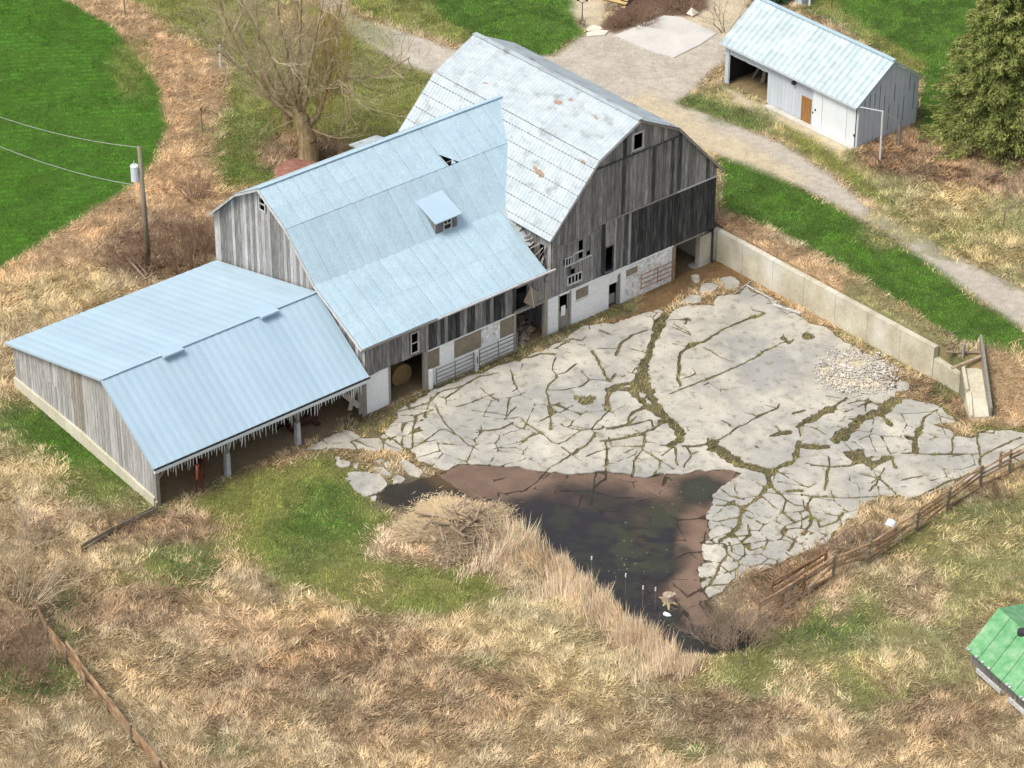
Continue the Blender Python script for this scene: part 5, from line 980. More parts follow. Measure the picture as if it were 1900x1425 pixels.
# ------------------------------------------------------------------ brush pile
c = G(850, 985); bp_ = thing('brush_pile', 'heap of dry straw and broken logs beside the pond', 'brush pile', tuple(c))
na = 36; V = [(0, 0, .9)]; F_ = []
for j in range(1, 7):
    for i in range(na):
        a = 2 * math.pi * i / na; q = j / 6; rr = (1.95 + .4 * math.sin(2 * a + .8) + .25 * math.sin(5 * a)) * q * (1 + .5 * (fbm(np.array([math.cos(a) * 1.3 + 5]), np.array([math.sin(a) * 1.3]), 3)[0] - .5) * 2)
        z = .8 * (1 - q) ** .8 * (1 + .3 * math.sin(3 * a)) + (float(fbm(np.array([rr * math.cos(a) * 1.6]), np.array([rr * math.sin(a) * 1.6]), 9)[0]) - .5) * .5 * (1 - q) - .06 * (j == 6); V.append((rr * math.cos(a) * 1.0, rr * math.sin(a) * 1.15, z))
for i in range(na):
    F_.append((0, 1 + i, 1 + (i + 1) % na))
for j in range(5):
    for i in range(na): a = 1 + j * na + i; b = 1 + j * na + (i + 1) % na; F_.append((a, a + na, b + na, b))
m_ = MB(); m_.v = [(x + c[0], y + c[1], z + c[2]) for x, y, z in V]; m_.f = F_; M_straw = mat('matted_straw', [(.25, .18, .1), (.42, .33, .19), (.55, .44, .27)], 3, objvar=0, fine=.4, bump=1, bscale=12); m_.build('straw_mound', M_straw, bp_, smooth=True)
PILE = c
for px, py, dx, dy, L, r_ in [(810, 955, .9, .5, 2.2, .09), (800, 985, -.9, .3, 1.3, .08), (820, 985, .9, -.5, 1.2, .09), (830, 998, .9, -.4, 1.0, .09), (790, 975, .8, .7, 1.1, .08), (860, 945, .7, -.7, 1.8, .07), (885, 955, .5, -.8, 1.6, .07), (905, 925, .4, -.9, 1.3, .08), (910, 950, .9, -.3, 1.5, .06), (915, 958, .9, -.2, 1.3, .05),
                              (830, 975, .6, .8, 1.5, .07), (850, 985, .9, 0, 1.1, .1), (870, 975, -.2, .9, 1.4, .07), (845, 960, 1, .2, 1.6, .06), (880, 990, .6, -.6, 1.2, .06)]:
    p = on(px, py, 2, .75); dd = np.hypot(*(p[:2] - c[:2])); p[2] = c[2] + max(.12, 1.0 * (1 - dd / 2.3)) + .17
    d = np.array([dx, dy, rng.uniform(-.25, .15)]); d /= np.linalg.norm(d); m_ = MB(); m_.tube(p - d * L / 2, p + d * L / 2, r_, r_ * .75, 7); m_.build('log', M_log, bp_)
for _ in range(34):
    a = rng.uniform(0, 6.283); q = 1.9 * math.sqrt(rng.random()); p = c + np.array([q * math.cos(a), q * math.sin(a), max(.1, .85 * (1 - q / 2.2)) + rng.uniform(.08, .3)]); d = rng.normal(0, 1, 3) * [1, 1, .3]; d /= np.linalg.norm(d); L = rng.uniform(.5, 1.5); m_ = MB(); m_.tube(p - d * L / 2, p + d * L / 2, .045, .03, 5); m_.build('log', M_log, bp_)
# ------------------------------------------------------------------ rubble heap
c = on(1590, 690, 2, 0); rb = thing('rubble_heap', 'low heap of pale rubble and gravel near the retaining wall', 'rubble heap', (c[0], c[1], 0))
m_ = MB(); V = [(c[0], c[1], .5)]; na = 28
for j in range(1, 6):
    for i in range(na):
        a = 2 * math.pi * i / na; q = j / 5; rr = 2.0 * q * (1 + .3 * (float(fbm(np.array([math.cos(a) * 1.5]), np.array([math.sin(a) * 1.5]), 13)[0]) - .5)); V.append((c[0] + rr * math.cos(a) * .95, c[1] + rr * math.sin(a) * 1.0, .5 * (1 - q ** 1.3) - .03 * (j == 5)))
m_.v = V; m_.f = [(0, 1 + i, 1 + (i + 1) % na) for i in range(na)] + [(1 + j * na + i, 1 + (j + 1) * na + i, 1 + (j + 1) * na + (i + 1) % na, 1 + j * na + (i + 1) % na) for j in range(4) for i in range(na)]
m_.build('earth_core', mat('sandy_earth', [(.3, .26, .18), (.5, .44, .32), (.62, .55, .42)], 2, objvar=0, fine=.4, bump=1, bscale=10), rb)
def rock(mb, p, s):
    k = len(mb.v); r2 = rng.uniform(.7, 1.2, 6) * s; D = [(1, 0, 0), (0, 1, 0), (-1, 0, 0), (0, -1, 0), (0, 0, .8), (0, 0, -.8)]; a = rng.uniform(0, 6.28)
    for d_, q in zip(D, r2): mb.v.append((p[0] + (d_[0] * math.cos(a) - d_[1] * math.sin(a)) * q, p[1] + (d_[0] * math.sin(a) + d_[1] * math.cos(a)) * q, p[2] + d_[2] * q))
    mb.f += [(k + i, k + (i + 1) % 4, k + 4) for i in range(4)] + [(k + (i + 1) % 4, k + i, k + 5) for i in range(4)]
m_ = MB()
for _ in range(2000):
    a = rng.uniform(0, 6.283); q = rng.uniform(.2, 1.1) + abs(rng.normal(0, .08)); x, y = q * 2.0 * math.cos(a), q * 2.05 * math.sin(a)
    if rng.random() > .35 + .65 * (math.cos(a + .6) > -.3): continue
    rock(m_, (c[0] + x, c[1] + y, max(.02, .5 * (1 - min(q, 1) ** 1.6)) + .03), rng.uniform(.02, .085))
tag(m_.build('stones', M_rub, rb), kind='stuff')
for k in range(36):
    a = rng.uniform(0, 6.283); q = rng.uniform(.6, 1.15); m_ = MB(); rock(m_, (c[0] + q * 2 * math.cos(a), c[1] + q * 2 * math.sin(a), max(.04, .5 * (1 - min(q, 1) ** 1.6)) + .06), rng.uniform(.11, .17)); m_.build('stone', M_rub, rb)
# planks left on the yard
for i, (a, b, lb) in enumerate((((1385, 529), (1435, 556), 'long thin pale plank lying near the retaining wall, upper of two'), ((1436, 565), (1486, 581), 'wide pale plank lying near the retaining wall, lower of two'), ((1362, 545), (1393, 522), 'short grey branch lying across the top corner of the yard'))):
    p, q = on(*a, 2, .06), on(*b, 2, .06); t = thing('plank', lb, 'plank' if i < 2 else 'branch', tuple(p)); m_ = MB(); m_.bar(p, q, .1 + .1 * (i == 1), .04); m_.build('board', M_trim if i < 2 else M_timber, t); m_ = MB(); m_.bar(p * .7 + q * .3 + [0, 0, .04], p * .6 + q * .4 + [.1, .1, .04], .08, .03); m_.build('splinter', M_timber, t)
# ------------------------------------------------------------------ pond debris, barrel
b = on(1240, 1112, 2, 0); t = thing('stump', 'brown rotten stump sticking out of the lower pond', 'stump', (b[0], b[1], -.3)); m_ = MB(); m_.tube((b[0], b[1], -.35), (b[0], b[1], .28), .36, .27, 11); m_.build('stump_wood', M_log, t)
m_ = MB(); [m_.tube((b[0], b[1], -.05), (b[0] + dx, b[1] + dy, -.12), .13, .04, 6) for dx, dy in ((.6, .1), (-.3, .6), (.2, -.6), (-.6, -.2), (.7, -.6))]; m_.build('roots', M_bark, t)
m_ = MB(); rock(m_, (b[0] + .2, b[1] - .1, .32), .12); rock(m_, (b[0] + .15, b[1] + .25, .3), .1); m_.build('pale_fungus', M_rub, t)
b = on(1238, 1141, 2, 0); t = thing('white_jug', 'small white plastic jug floating in the pond below the stump', 'jug', (b[0], b[1], 0)); m_ = MB(); m_.tube((b[0] - .16, b[1] - .05, .02), (b[0] + .1, b[1] + .03, .02), .1, .1, 10); m_.build('jug_body', M_plastic, t); m_ = MB(); m_.tube((b[0] + .1, b[1] + .03, .02), (b[0] + .2, b[1] + .06, .03), .08, .03, 8); m_.build('neck', M_plastic, t)
b = on(1650, 975, 2, .5); t = thing('white_barrel', 'white plastic barrel lying against the rusty fence', 'barrel', (b[0], b[1], 0)); d = np.array([-.25, .95, .2]); d /= np.linalg.norm(d); m_ = MB(); m_.tube(b - d * .05 - [0, 0, .1], b + d * .3, .25, .25, 16); m_.build('barrel_body', M_plastic, t); m_ = MB(); m_.tube(b - d * .05 - [0, 0, .1], b - d * .9 - [0, 0, .25], .245, .2, 14); tag(m_.build('barrel_painted_shade', M_bark, t), 'lower part coloured dark to stand for shade')  # shade on the barrel's lower part is put into a brown colour
# ------------------------------------------------------------------ clothes-line frame beside the garage
b = on(1633, 297, 2, 2.0); t = thing('post_frame', 'grey wooden post frame with a long crossbeam in front of the garage end', 'frame', tuple(b))
p1 = PV(1638, 208, b); b2 = on(1668, 272, 2, 2.0); m_ = MB(); m_.tube(b - [0, 0, .2], p1, .065, .06, 8); m_.build('post', M_trim, t); m_ = MB(); p2 = PV(1670, 226, b2); m_.tube(b2 - [0, 0, .2], p2, .09, .08, 8); m_.build('post', M_timber, t)
m_ = MB(); m_.bar((-1.85, 25.35, 4.75), p1 + [0, 0, .05], .05, .05); m_.bar(p1 + [0, 0, .05], p2 + (p2 - p1) * .1 + [0, 0, .05], .07, .07); m_.build('crossbeam', M_garage, t)
# ------------------------------------------------------------------ rust-red covered heap behind the wing
b = G(560, 322); t = thing('covered_heap', 'flat rust red covered heap under the bare tree behind the wing', 'heap', tuple(b)); m_ = MB(); V = [(b[0], b[1], b[2] + .34)]; na = 22
for q, z in ((.5, .36), (.85, .27), (1, .08), (1.04, -.1)):
    for i in range(na): a = 2 * math.pi * i / na; V.append((b[0] + 1.75 * q * math.cos(a), b[1] + 1.5 * q * math.sin(a), b[2] + z + .03 * math.sin(5 * a + q * 9)))
m_.v = V; m_.f = [(0, 1 + i, 1 + (i + 1) % na) for i in range(na)] + [(1 + j * na + i, 1 + (j + 1) * na + i, 1 + (j + 1) * na + (i + 1) % na, 1 + j * na + (i + 1) % na) for j in range(3) for i in range(na)]; m_.build('cover', M_red, t, smooth=True)
for dx, dy in ((1.5, -1.2), (1.8, -.9), (1.2, -1.45)): m_ = MB(); m_.bar((b[0] + dx, b[1] + dy, b[2] - .1), (b[0] + dx - .1, b[1] + dy + .1, b[2] + .9), .16, .05); m_.build('stake', M_pink, t)
# ------------------------------------------------------------------ top edge: path, pad, lamp post, deck
pd_ = [on(x, y, 2, 2.06) for x, y in ((1140, 68), (1232, 32), (1262, 34), (1330, 62), (1300, 82), (1250, 107), (1215, 98))]
for q in pd_: q[2] = float(ter(q[0], q[1])) + .05
m_ = MB(); m_.poly(pd_, None, (0, 0, -.15)); tag(m_.build('concrete_pad', M_pad, None), 'pale concrete pad beside the gravel drive', kind='structure')
for lb, pts in (('pale flagstone step nearer the gravel drive', [(1088, 64), (1108, 58), (1129, 60), (1122, 67), (1090, 70)]), ('pale flagstone step nearer the house path', [(1088, 56), (1100, 49), (1114, 52), (1118, 57), (1092, 61)])):
    q = [on(x, y, 2, 2.1) for x, y in pts]
    for k in q: k[2] = float(ter(k[0], k[1])) + .1
    m_ = MB(); m_.poly(q, None, (0, 0, -.15)); tag(m_.build('flagstone', M_stonep, None), lb, 'flagstone', 'flagstone steps at the end of the path')
b = G(1080, 38); t = thing('lamp_post', 'black garden lamp post on the pale path', 'lamp post', tuple(b)); m_ = MB(); m_.tube(b, b + [0, 0, 1.25], .035, .03, 7); m_.build('pole', M_iron, t)
m_ = MB(); [m_.tube(b + [0, 0, 1.2], b + [dx, dy, 1.4], .02, .02, 5) for dx, dy in ((.2, .2), (-.2, -.2))]; m_.build('arms', M_iron, t)
for s_ in (1, -1): m_ = MB(); m_.tube(b + [.2 * s_, .2 * s_, 1.35], b + [.2 * s_, .2 * s_, 1.6], .07, .1, 8); m_.build('lantern', M_iron, t)
b = G(1135, 5); t = thing('wooden_steps', 'new yellow wooden deck steps at the top edge', 'steps', tuple(b))
for k in range(4):
    a, c_ = on(1112 + k * 3, 2 - k * 7, 2, 2.15 + .15 * k), on(1160 + k * 3, 14 - k * 7, 2, 2.15 + .15 * k); m_ = MB(); m_.bar(a, c_, .3, .05); m_.build('tread', M_deck, t)
for x, y in ((1112, 2), (1160, 14)): a = on(x, y, 2, 2.1); m_ = MB(); m_.bar(a + [0, 0, -.2], a + [-1.2, .2, .5], .06, .25); m_.build('stringer', M_deck, t)
b = G(1502, 10); t = thing('white_bollard', 'short white post beyond the garage roof', 'post', tuple(b)); m_ = MB(); m_.tube(b, b + [0, 0, .6], .08, .07, 8); m_.build('post', M_gwhite, t); m_ = MB(); m_.tube(b + [0, 0, .6], b + [0, 0, .68], .1, .04, 8); m_.build('cap', M_gwhite, t)
b = G(1543, 14); t = thing('garden_post', 'thin dark post beyond the garage roof on the gravel edge', 'post', tuple(b)); m_ = MB(); m_.tube(b, b + [0, 0, .9], .03, .03, 6); m_.build('post', M_iron, t); m_ = MB(); m_.tube(b + [0, 0, .9], b + [0, 0, 1.0], .06, .02, 6); m_.build('finial', M_iron, t)
b = G(1487, 5); t = thing('water_trough', 'pale blue metal trough beyond the garage roof', 'trough', tuple(b)); m_ = MB(); m_.box(b[0] - 1, b[0] + .3, b[1] - .3, b[1] + .5, b[2], b[2] + .45); m_.build('tank', M_blue, t); m_ = MB(); m_.box(b[0] - 1.05, b[0] + .35, b[1] - .35, b[1] + .55, b[2] + .45, b[2] + .5); m_.build('rim', M_gwhite, t)
# boulder
b = G(1283, 27); t = MB(); rock(t, b + [0, 0, .1], .42); tag(t.build('boulder', M_stonep, None), 'rounded pale boulder at the edge of the mulch bed', 'boulder')
# ------------------------------------------------------------------ green roofed hut at the lower right
b = on(1830, 1260, 2, 0); gh = thing('green_roofed_hut', 'low hut with bright green metal roof at the lower right edge', 'hut', (b[0], b[1], 0))
e0, e1 = on(1793, 1203, 2, .75), on(1905, 1305, 2, .75); r0 = on(1853, 1128, 2, 1.75); ed = (e1 - e0); r1 = r0 + ed * 1.6; e1 = e0 + ed * 1.6
for k in range(8):
    t0, t1 = k / 8, (k + 1) / 8 - .004; m_ = MB(); m_.poly([e0 + (e1 - e0) * t0, e0 + (e1 - e0) * t1, r0 + (r1 - r0) * t1, r0 + (r1 - r0) * t0], None, (0, 0, -.05)); m_.build('roof_panel', M_green, gh)
bk = (r0 - e0) * np.array([1, 1, 0]); b0 = r0 + bk * .9 - [0, 0, .9]; m_ = MB(); m_.poly([r0, r1, r1 + bk * .9 - [0, 0, .9], b0], None, (0, 0, -.05)); m_.build('rear_roof', M_green, gh)
inn = bk * .12 + ed * .03
m_ = MB(); m_.poly([e0 + inn - [0, 0, .1], e1 + inn - [0, 0, .1], e1 + inn + bk * 1.6 - [0, 0, .1], e0 + inn + bk * 1.6 - [0, 0, .1]], None, (0, 0, -.8)); m_.build('wall', M_wood, gh)
q0, q1 = on(1812, 1243, 2, .25), on(1857, 1284, 2, .25); m_ = MB(); m_.bar(q0, q1, .08, .22, ); m_.build('white_board', M_trim, gh)
q0, q1 = on(1872, 1297, 2, .25), on(1915, 1335, 2, .25); m_ = MB(); m_.bar(q0, q1, .08, .22); m_.build('white_board', M_trim, gh)
pc = onplane(1897, 1174, r0, np.cross(ed, r0 - e0)); m_ = MB(); m_.tube(pc - [0, 0, .1], pc + [0, 0, .12], .24, .24, 12); m_.build('vent_pipe', M_iron, gh)
for k in range(14): q = e0 + (e1 - e0) * rng.random() + [0, 0, .03]; m_ = MB(); m_.box(q[0] - .06, q[0] + .06, q[1] - .06, q[1] + .06, q[2], q[2] + .05); m_.build('screw_cap', M_trim, gh)
# ------------------------------------------------------------------ fallen branches at right
for i, (a, b_) in enumerate((((1715, 290), (1830, 285)), ((1800, 345), (1885, 308)), ((1860, 420), (1905, 370)))):
    p, q = G(*a), G(*b_); t = thing('fallen_branch', ['thin fallen branch lying nearest the garage below the spruce', 'thin fallen branch lying in the middle of the brown grass below the spruce', 'thin fallen branch at the right edge below the spruce'][i], 'branch', tuple(p), 'fallen branches below the spruce')
    m_ = MB(); md = (p + q) / 2 + rng.normal(0, .3, 3) * [1, 1, 0]; m_.tube(p + [0, 0, .1], md + [0, 0, .15], .03, .035, 5); m_.tube(md + [0, 0, .15], q + [0, 0, .1], .035, .015, 5); m_.build('stem', M_log, t); m_ = MB(); m_.tube(md + [0, 0, .15], md + [.5, .6, .25], .02, .01, 4); m_.build('side_twig', M_log, t)
b = G(250, 515); t = thing('fallen_pole', 'pale pole lying in the thicket behind the shed roof', 'pole', tuple(b)); m_ = MB(); m_.tube(G(236, 492) + [0, 0, .5], G(272, 530) + [0, 0, .4], .07, .06, 6); m_.build('pole', M_log, t); m_ = MB(); m_.tube(G(246, 490) + [0, 0, .5], G(275, 522) + [0, 0, .4], .05, .04, 6); m_.build('pole', M_log, t)
# hay and litter heap in the dark wing opening
b = np.array([-1.2, -1.4, 0]); t = thing('litter_heap', 'dark heap of old straw and branches in the opening beside the barn corner', 'straw heap', tuple(b)); m_ = MB()
for _ in range(60): p = b + rng.normal(0, .5, 3) * [1, 1, 0]; rock(m_, p + [0, 0, .25 * rng.random()], rng.uniform(.15, .35))
tag(m_.build('straw', M_log, t), kind='stuff'); tw = Twigs(); [grow(tw, b + rng.normal(0, .4, 3) * [1, 1, 0], rng.normal(0, .7, 3) + [.3, 0, 1], .7, .025, 2) for _ in range(14)]; tag(tw.build('twigs', M_twig, t), kind='stuff')
# ------------------------------------------------------------------ horses
def skin(name, verts, edges, mt, parent, lv=2):
    me = bpy.data.meshes.new(name); me.from_pydata([v[:3] for v in verts], edges, []); o = bpy.data.objects.new(name + '_tmp', me); COL.objects.link(o)
    md = o.modifiers.new('s', 'SKIN'); sv = me.skin_vertices[0].data
    for k, v in enumerate(verts): sv[k].radius = (v[3], v[4] if len(v) > 4 else v[3])
    sv[0].use_root = True; sb = o.modifiers.new('b', 'SUBSURF'); sb.levels = lv; sb.render_levels = lv
    dg = bpy.context.evaluated_depsgraph_get(); m2 = bpy.data.meshes.new_from_object(o.evaluated_get(dg)); bpy.data.objects.remove(o); m2.name = name
    m2.polygons.foreach_set('use_smooth', [True] * len(m2.polygons)); return link(name, m2, mt, parent)
def standing_horse():
    # x forward, z up; withers 1.55 m
    V = [(-.1, 0, 1.12, .30, .31), (.35, 0, 1.14, .27, .30), (.62, 0, 1.2, .22, .27), (-.5, 0, 1.16, .28, .30), (-.78, 0, 1.2, .2, .24),
         (.82, 0, 1.42, .14, .18), (1.0, 0, 1.68, .1, .14), (1.13, 0, 1.86, .09, .11), (1.3, 0, 1.74, .075, .1), (1.48, 0, 1.5, .055, .07), (1.55, 0, 1.42, .05, .06)]
    E_ = [(0, 1), (1, 2), (0, 3), (3, 4), (2, 5), (5, 6), (6, 7), (7, 8), (8, 9), (9, 10)]
    for s_ in (1, -1):
        k = len(V); V += [(.55, .14 * s_, .98, .12), (.53, .16 * s_, .74, .08), (.54, .16 * s_, .46, .055), (.53, .16 * s_, .14, .04), (.57, .16 * s_, .03, .055)]; E_ += [(2, k), (k, k + 1), (k + 1, k + 2), (k + 2, k + 3), (k + 3, k + 4)]
        k = len(V); V += [(-.68, .15 * s_, 1.0, .15), (-.56, .17 * s_, .8, .11), (-.82, .17 * s_, .52, .06), (-.76, .17 * s_, .16, .042), (-.72, .17 * s_, .03, .055)]; E_ += [(4, k), (k, k + 1), (k + 1, k + 2), (k + 2, k + 3), (k + 3, k + 4)]
        k = len(V); V += [(1.1, .06 * s_, 1.96, .035), (1.1, .08 * s_, 2.06, .015)]; E_ += [(7, k), (k, k + 1)]
    return V, E_
b = np.array([.72, -23.75, 0]); t = thing('horse', 'bay horse standing head-on under the icicles at the left end of the shed', 'horse', tuple(b), None, math.radians(-38))
V, E_ = standing_horse(); skin('body', [(v[0] - 1.0, *v[1:]) for v in V], E_, M_horse, t)
m_ = MB()
for k in range(6): m_.bar((-.05 - .07 * k, 0, 1.98 - .12 * k), (-.1 - .07 * k, .1, 1.8 - .12 * k), .05, .12)
m_.build('mane', M_mane, t, local=True); m_ = MB(); m_.tube((-1.88, 0, 1.3), (-1.98, 0, .6), .06, .04, 7); m_.build('tail', M_mane, t, local=True)
b = np.array([-1.3, -15.9, 0]); t = thing('horse', 'dark bay horse lying down under the shed roof behind the right post', 'horse', tuple(b), None, math.radians(75))
V = [(0, 0, .34, .34, .3), (.45, 0, .38, .3, .3), (.7, 0, .48, .22, .24), (-.5, 0, .36, .34, .3), (-.8, 0, .32, .22, .22), (.9, 0, .72, .14, .16), (1.05, .05, .95, .1, .13), (1.22, .1, 1.0, .08, .1), (1.45, .15, .8, .055, .07),
     (.6, .25, .2, .11), (.85, .42, .12, .07), (.5, .5, .08, .05), (.6, -.25, .2, .11), (.95, -.35, .1, .07), (.65, -.42, .07, .05), (-.7, .3, .22, .16), (-.3, .55, .13, .09), (-.75, .62, .08, .05), (-.4, .75, .06, .05),
     (-.7, -.3, .22, .16), (-.3, -.5, .13, .09), (-.7, -.6, .08, .05), (1.1, .1, 1.1, .03), (1.12, 0, 1.1, .03)]
E_ = [(0, 1), (1, 2), (0, 3), (3, 4), (2, 5), (5, 6), (6, 7), (7, 8), (2, 9), (9, 10), (10, 11), (2, 12), (12, 13), (13, 14), (4, 15), (15, 16), (16, 17), (17, 18), (4, 19), (19, 20), (20, 21), (6, 22), (6, 23)]
skin('body', V, E_, M_horse2, t); m_ = MB(); m_.tube((-.98, 0, .3), (-1.3, .2, .05), .07, .04, 7); m_.build('tail', M_mane, t, local=True)
# ------------------------------------------------------------------ grass, straw, reeds (single blades)
FP = [(-13.0, 0, -25.8, 0.0), (-13.4, 0, -.1, 12.05), (-13.1, -2.0, 25.5, 30.45)]
quad = np.array([on(x, y, 2, 0)[:2] for x, y in ((-60, -120), (1960, -120), (1960, 1470), (-60, 1470))]); quad[0] += [0, -1]; lo, hi = quad.min(0), quad.max(0)
NC = 3600000; P = rng.uniform(lo, hi, (NC, 2)); P = P[sdist(P, quad) > 0]
ok = np.ones(len(P), bool)
for u0, u1, v0, v1 in FP: ok &= ~((P[:, 0] > u0) & (P[:, 0] < u1) & (P[:, 1] > v0) & (P[:, 1] < v1))
ok &= ~((P[:, 1] > 12.35) & (P[:, 1] < 12.8) & (P[:, 0] > -.5) & (P[:, 0] < 18.3))
cq = np.array([tl[:2], ex[:2], br[:2], bl[:2]]); ok &= ~(sdist(P, cq) > -.05)
P = P[ok]; st = yard_state(P)
P = P[(st < 2)]; st = st[st < 2]
kz = np.zeros(len(P), np.int32); rnd = rng.random(len(P))
def cbb(s, k, m): kz[s] = np.where(rng.random(len(s)) < m, k, kz[s])
zone_apply(P, cbb)
kz[(st == 0) & (kz == K.index('joint'))] = K.index('joint')
keep = rng.random(len(P)) < Dn[kz]; P, kz, st = P[keep], kz[keep], st[keep]
cl = fbm(P[:, 0] * 2.2, P[:, 1] * 2.2, 51, 2); keep = rng.random(len(P)) < np.where(np.isin(kz, [K.index(x) for x in ('vivid', 'crop', 'olive')]), 1, .35 + .9 * cl)
P, kz, st = P[keep], kz[keep], st[keep]
MAXB = 1550000
if len(P) > MAXB: s = rng.permutation(len(P))[:MAXB]; P, kz, st = P[s], kz[s], st[s]
print('blades', len(P)); n = len(P)
big = fbm(P[:, 0] * .35, P[:, 1] * .35, 61, 3); med = fbm(P[:, 0] * 1.3, P[:, 1] * 1.3, 62, 3); ang = fbm(P[:, 0] * .55, P[:, 1] * .55, 63, 3) * 14 + rng.normal(0, 1.0, n)
h = Ht[kz] * (.6 + .8 * med) * rng.uniform(.5, 1.3, n); ln = Ln[kz] * rng.uniform(.4, 1.3, n)
row = (kz == K.index('crop')); rp = P @ np.array([.80, -.60]) + .8 * (fbm(P[:, 0] * .06, P[:, 1] * .06, 66) - .5); rw_ = .5 + .5 * np.sin(rp * 2 * math.pi / .55)
h = np.where(row, h * (.45 + .8 * rw_), h)
z = ter(P[:, 0], P[:, 1]); z = np.where(st == 1, -.055, z)
dirv = np.stack([np.cos(ang), np.sin(ang)], 1)
base = np.column_stack([P, z]); tip = base + np.column_stack([dirv * (h * ln)[:, None], h])
wd_ = (.013 + .045 * np.minimum(h, .4)) * rng.uniform(.7, 1.3, n); wa = ang + math.pi / 2 + rng.normal(0, .6, n); wv = np.stack([np.cos(wa), np.sin(wa), np.zeros(n)], 1) * wd_[:, None]
V = np.stack([base - wv, base + wv, tip], 1)
fmix = np.clip(rng.normal(.5, .3, n) + (med - .5) * 1.4 + (big - .5) * .8, 0, 1)[:, None]
colr = Ac[kz] * fmix + Bc[kz] * (1 - fmix)
mot_ = fbm(P[:, 0] * 3.1, P[:, 1] * 3.1, 88, 2); colr *= (1 + (med - .5)[:, None] * .7 + (mot_ - .5)[:, None] * np.where(np.isin(kz, [K.index(x) for x in ('vivid', 'crop', 'olive')]), .35, .8)[:, None]) * rng.uniform(.75, 1.25, (n, 1)); colr *= np.where(row, .72 + .56 * rw_, 1)[:, None]
tint = np.stack([1 + .25 * (big - .5), np.ones(n), 1 - .3 * (big - .5)], 1); colr = colr * tint
for nm, ks, lb in (('dry_grass', ('straw', 'brush', 'yellow', 'pink', 'greytan', 'litter', 'reddirt', 'mulch', 'sand', 'gravel', 'mud'), 'matted dry grass'), ('lawn_grass', ('vivid', 'olive', 'dgreen', 'joint'), 'short green grass'), ('field_crop', ('crop',), 'rows of young green crop')):
    s = np.isin(kz, [K.index(k) for k in ks]); Vs = V[s].reshape(-1, 3); cs = np.repeat(colr[s], 3, 0)
    tag(np_mesh(nm, Vs, np.arange(len(Vs)).reshape(-1, 3), M_blade, cs), lb, kind='stuff')
# tussocks: sheaves of longer dry grass lying in swirls
nt_ = 2000; Pt = rng.uniform(lo, hi, (nt_ * 3, 2)); Pt = Pt[(sdist(Pt, quad) > 0) & (yard_state(Pt) == 0)]
okt = np.ones(len(Pt), bool)
for u0, u1, v0, v1 in FP: okt &= ~((Pt[:, 0] > u0 - .3) & (Pt[:, 0] < u1 + .3) & (Pt[:, 1] > v0 - .3) & (Pt[:, 1] < v1 + .3))
Pt = Pt[okt]; kt = np.zeros(len(Pt), np.int32)
def cbt(s, k, m): kt[s] = np.where(rng.random(len(s)) < m, k, kt[s])
zone_apply(Pt, cbt); s = np.isin(kt, [K.index(k) for k in ('straw', 'brush', 'yellow', 'pink')]); Pt, kt = Pt[s][:nt_], kt[s][:nt_]
nb = 26; n = len(Pt) * nb; kk = np.repeat(kt, nb); Pb = np.repeat(Pt, nb, 0) + rng.normal(0, .13, (n, 2)); a0 = np.repeat(fbm(Pt[:, 0] * .55, Pt[:, 1] * .55, 63, 3) * 14, nb) + rng.normal(0, .45, n)
hh = rng.uniform(.12, .36, n) * np.repeat(rng.uniform(.6, 1.4, len(Pt)), nb); base = np.column_stack([Pb, ter(Pb[:, 0], Pb[:, 1])]); tip = base + np.column_stack([np.cos(a0) * hh * 1.1, np.sin(a0) * hh * 1.1, hh * .8])
wv = np.stack([-np.sin(a0), np.cos(a0), np.zeros(n)], 1) * .013; V = np.stack([base - wv, base + wv, tip], 1).reshape(-1, 3)
cs = (Ac[kk] * 1.0) * np.repeat(rng.uniform(.65, 1.05, len(Pt)), nb)[:, None] * rng.uniform(.8, 1.2, (n, 1))
tag(np_mesh('grass_tussocks', V, np.arange(len(V)).reshape(-1, 3), M_blade, np.repeat(cs, 3, 0)), 'long dry tussocks', kind='stuff')
# straw over the brush pile
n = 26000; a = rng.uniform(0, 6.283, n); q = np.sqrt(rng.random(n)) * (2.35 + .65 * np.sin(2 * a + .8) + .5 * np.sin(5 * a) + .35 * rng.normal(0, 1, n)) * (1 + .3 * (fbm(np.cos(a) * 1.5 + 3, np.sin(a) * 1.5, 91, 2) - .5)); Pb = np.stack([PILE[0] + q * np.cos(a), PILE[1] + 1.15 * q * np.sin(a)], 1); zz_ = PILE[2] + np.maximum(0, .8 * (1 - q / 2.9)) * (.8 + .5 * fbm(Pb[:, 0] * 2, Pb[:, 1] * 2, 92, 2)); a0 = a + rng.normal(0, .9, n); hh = rng.uniform(.06, .25, n)
base = np.column_stack([Pb, zz_]); tip = base + np.column_stack([np.cos(a0) * hh * 1.6, np.sin(a0) * hh * 1.6, hh * .6 - .1 * q / 3]); wv = np.stack([-np.sin(a0), np.cos(a0), np.zeros(n)], 1) * .02
cs = np.where(rng.random((n, 1)) < (.35 + .3 * np.cos(a))[:, None], np.array([[.3, .23, .16]]), np.array([[.62, .49, .3]])) * rng.uniform(.6, 1.2, (n, 1)); V = (np.stack([base - wv, base + wv, tip], 1) - PILE).reshape(-1, 3)
tag(np_mesh('loose_straw', V, np.arange(len(V)).reshape(-1, 3), M_blade, np.repeat(cs, 3, 0), bp_), kind='stuff')
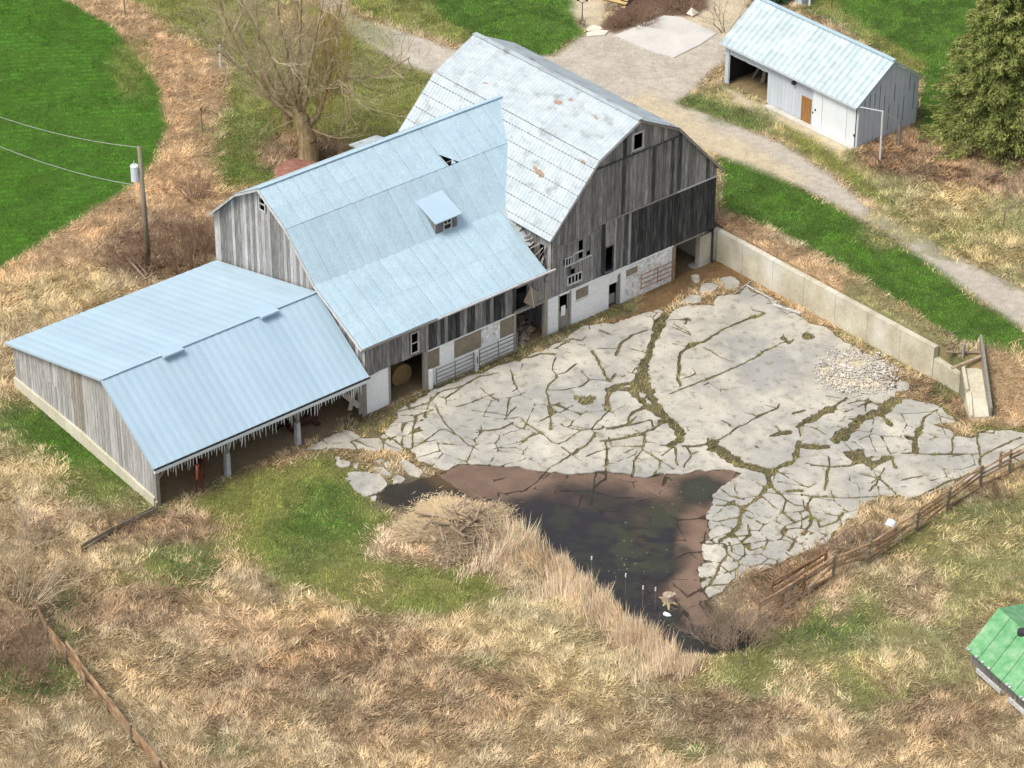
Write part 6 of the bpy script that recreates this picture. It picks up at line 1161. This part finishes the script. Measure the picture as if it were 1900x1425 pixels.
# reeds along the pond
line = [np.array(on(x, y, 2, 0)[:2]) for x, y in ((940, 985), (1000, 1022), (1060, 1070), (1120, 1122), (1180, 1172), (1235, 1215), (1290, 1240))]
seg = np.array(line); n = 12000; ti = rng.random(n) * (len(seg) - 1.001); i0 = ti.astype(int); f = (ti - i0)[:, None]; c0 = seg[i0] * (1 - f) + seg[i0 + 1] * f
e = seg[i0 + 1] - seg[i0]; nr = np.stack([e[:, 1], -e[:, 0]], 1); nr /= np.linalg.norm(nr, axis=1)[:, None]; nr *= np.where((nr @ np.array([-1., -1.]))[:, None] > 0, 1, -1)
wdt = 1.3 + .6 * np.sin(ti * 3.1); rr_ = rng.random(n) ** 1.4; Pb = c0 + nr * (rr_ * wdt * (.5 + 2.2 * vnoise(ti * 6, ti * 0 + 3, 12)) - .25 + .5 * (vnoise(ti * 10, ti * 0, 15) - .5))[:, None] + rng.normal(0, .16, (n, 2)); hh = rng.uniform(.3, 1.2, n) * (.15 + 1.2 * vnoise(ti * 14, rr_ * 2, 4)) * (1 - .5 * rng.random(n) * (rr_ > .5)); base = np.column_stack([Pb, np.full(n, -.1)]); tip = base + np.column_stack([(rng.normal(0, .2, n) + .5 * (vnoise(ti * 7, ti * 0, 16) - .5)) * hh, (rng.normal(0, .2, n) + .6 * (vnoise(ti * 7, ti * 0, 17) - .5)) * hh, hh])
wv = np.stack([np.full(n, .7), np.full(n, .7), np.zeros(n)], 1) * .02; cs = np.array([[.74, .60, .42]]) * rng.uniform(.6, 1.25, (n, 1)) * (.8 + .5 * vnoise(ti * 14, rr_ * 3, 6))[:, None] * np.array([[1, 1, 1]]); cs = cs * (1 + rng.normal(0, .05, (n, 3)))
V = np.stack([base - wv, base + wv, tip], 1).reshape(-1, 3); tag(np_mesh('pond_reeds', V, np.arange(len(V)).reshape(-1, 3), M_blade, np.repeat(cs, 3, 0)), 'pale dry reeds along the pond edge', kind='stuff')
# scum and floating bits on the pond
m_ = MB()
for k in range(70):
    cx_, cy_ = [(1170, 1030), (1240, 960), (1130, 1080), (1290, 900), (1230, 1120)][k % 5]; p = on(cx_ + rng.normal(0, 38), cy_ + rng.normal(0, 26), 2, -.05)
    if sdist(p[None, :2], POND)[0] < .4: continue
    a = rng.uniform(0, 3.14, 1)[0] + np.arange(6) * 1.047; rr = rng.uniform(.015, .05) * rng.uniform(.6, 1.3, 6); m_.poly([(p[0] + x * q_, p[1] + y * q_, -.048) for x, y, q_ in zip(np.cos(a), np.sin(a), rr)], None, (0, 0, -.01))
tag(m_.build('floating_scum', mat('scum', [(.1, .11, .07), (.24, .24, .17)], 5, objvar=0), None), 'bits of floating scum on the pond', kind='stuff')
# cattail heads that stand clear of the reeds
for i, (x, y) in enumerate(((1160, 1072), (1192, 1095), (1097, 1040), (1215, 1098))):
    b = on(x, y + 32, 2, 0); t = thing('cattail', ['pale cattail head at the pond edge, left of the tall pair', 'pale cattail head standing tallest over the dark water', 'pale cattail head farthest up the pond edge', 'pale cattail head nearest the stump'][i], 'cattail', (b[0], b[1], -.1), 'cattails standing clear of the reeds')
    m_ = MB(); m_.tube((b[0], b[1], -.1), (b[0], b[1], 1.15), .012, .01, 4); m_.build('stalk', M_log, t); m_ = MB(); m_.tube((b[0], b[1], 1.05), (b[0], b[1], 1.25), .04, .035, 7); m_.build('head', M_stonep, t)
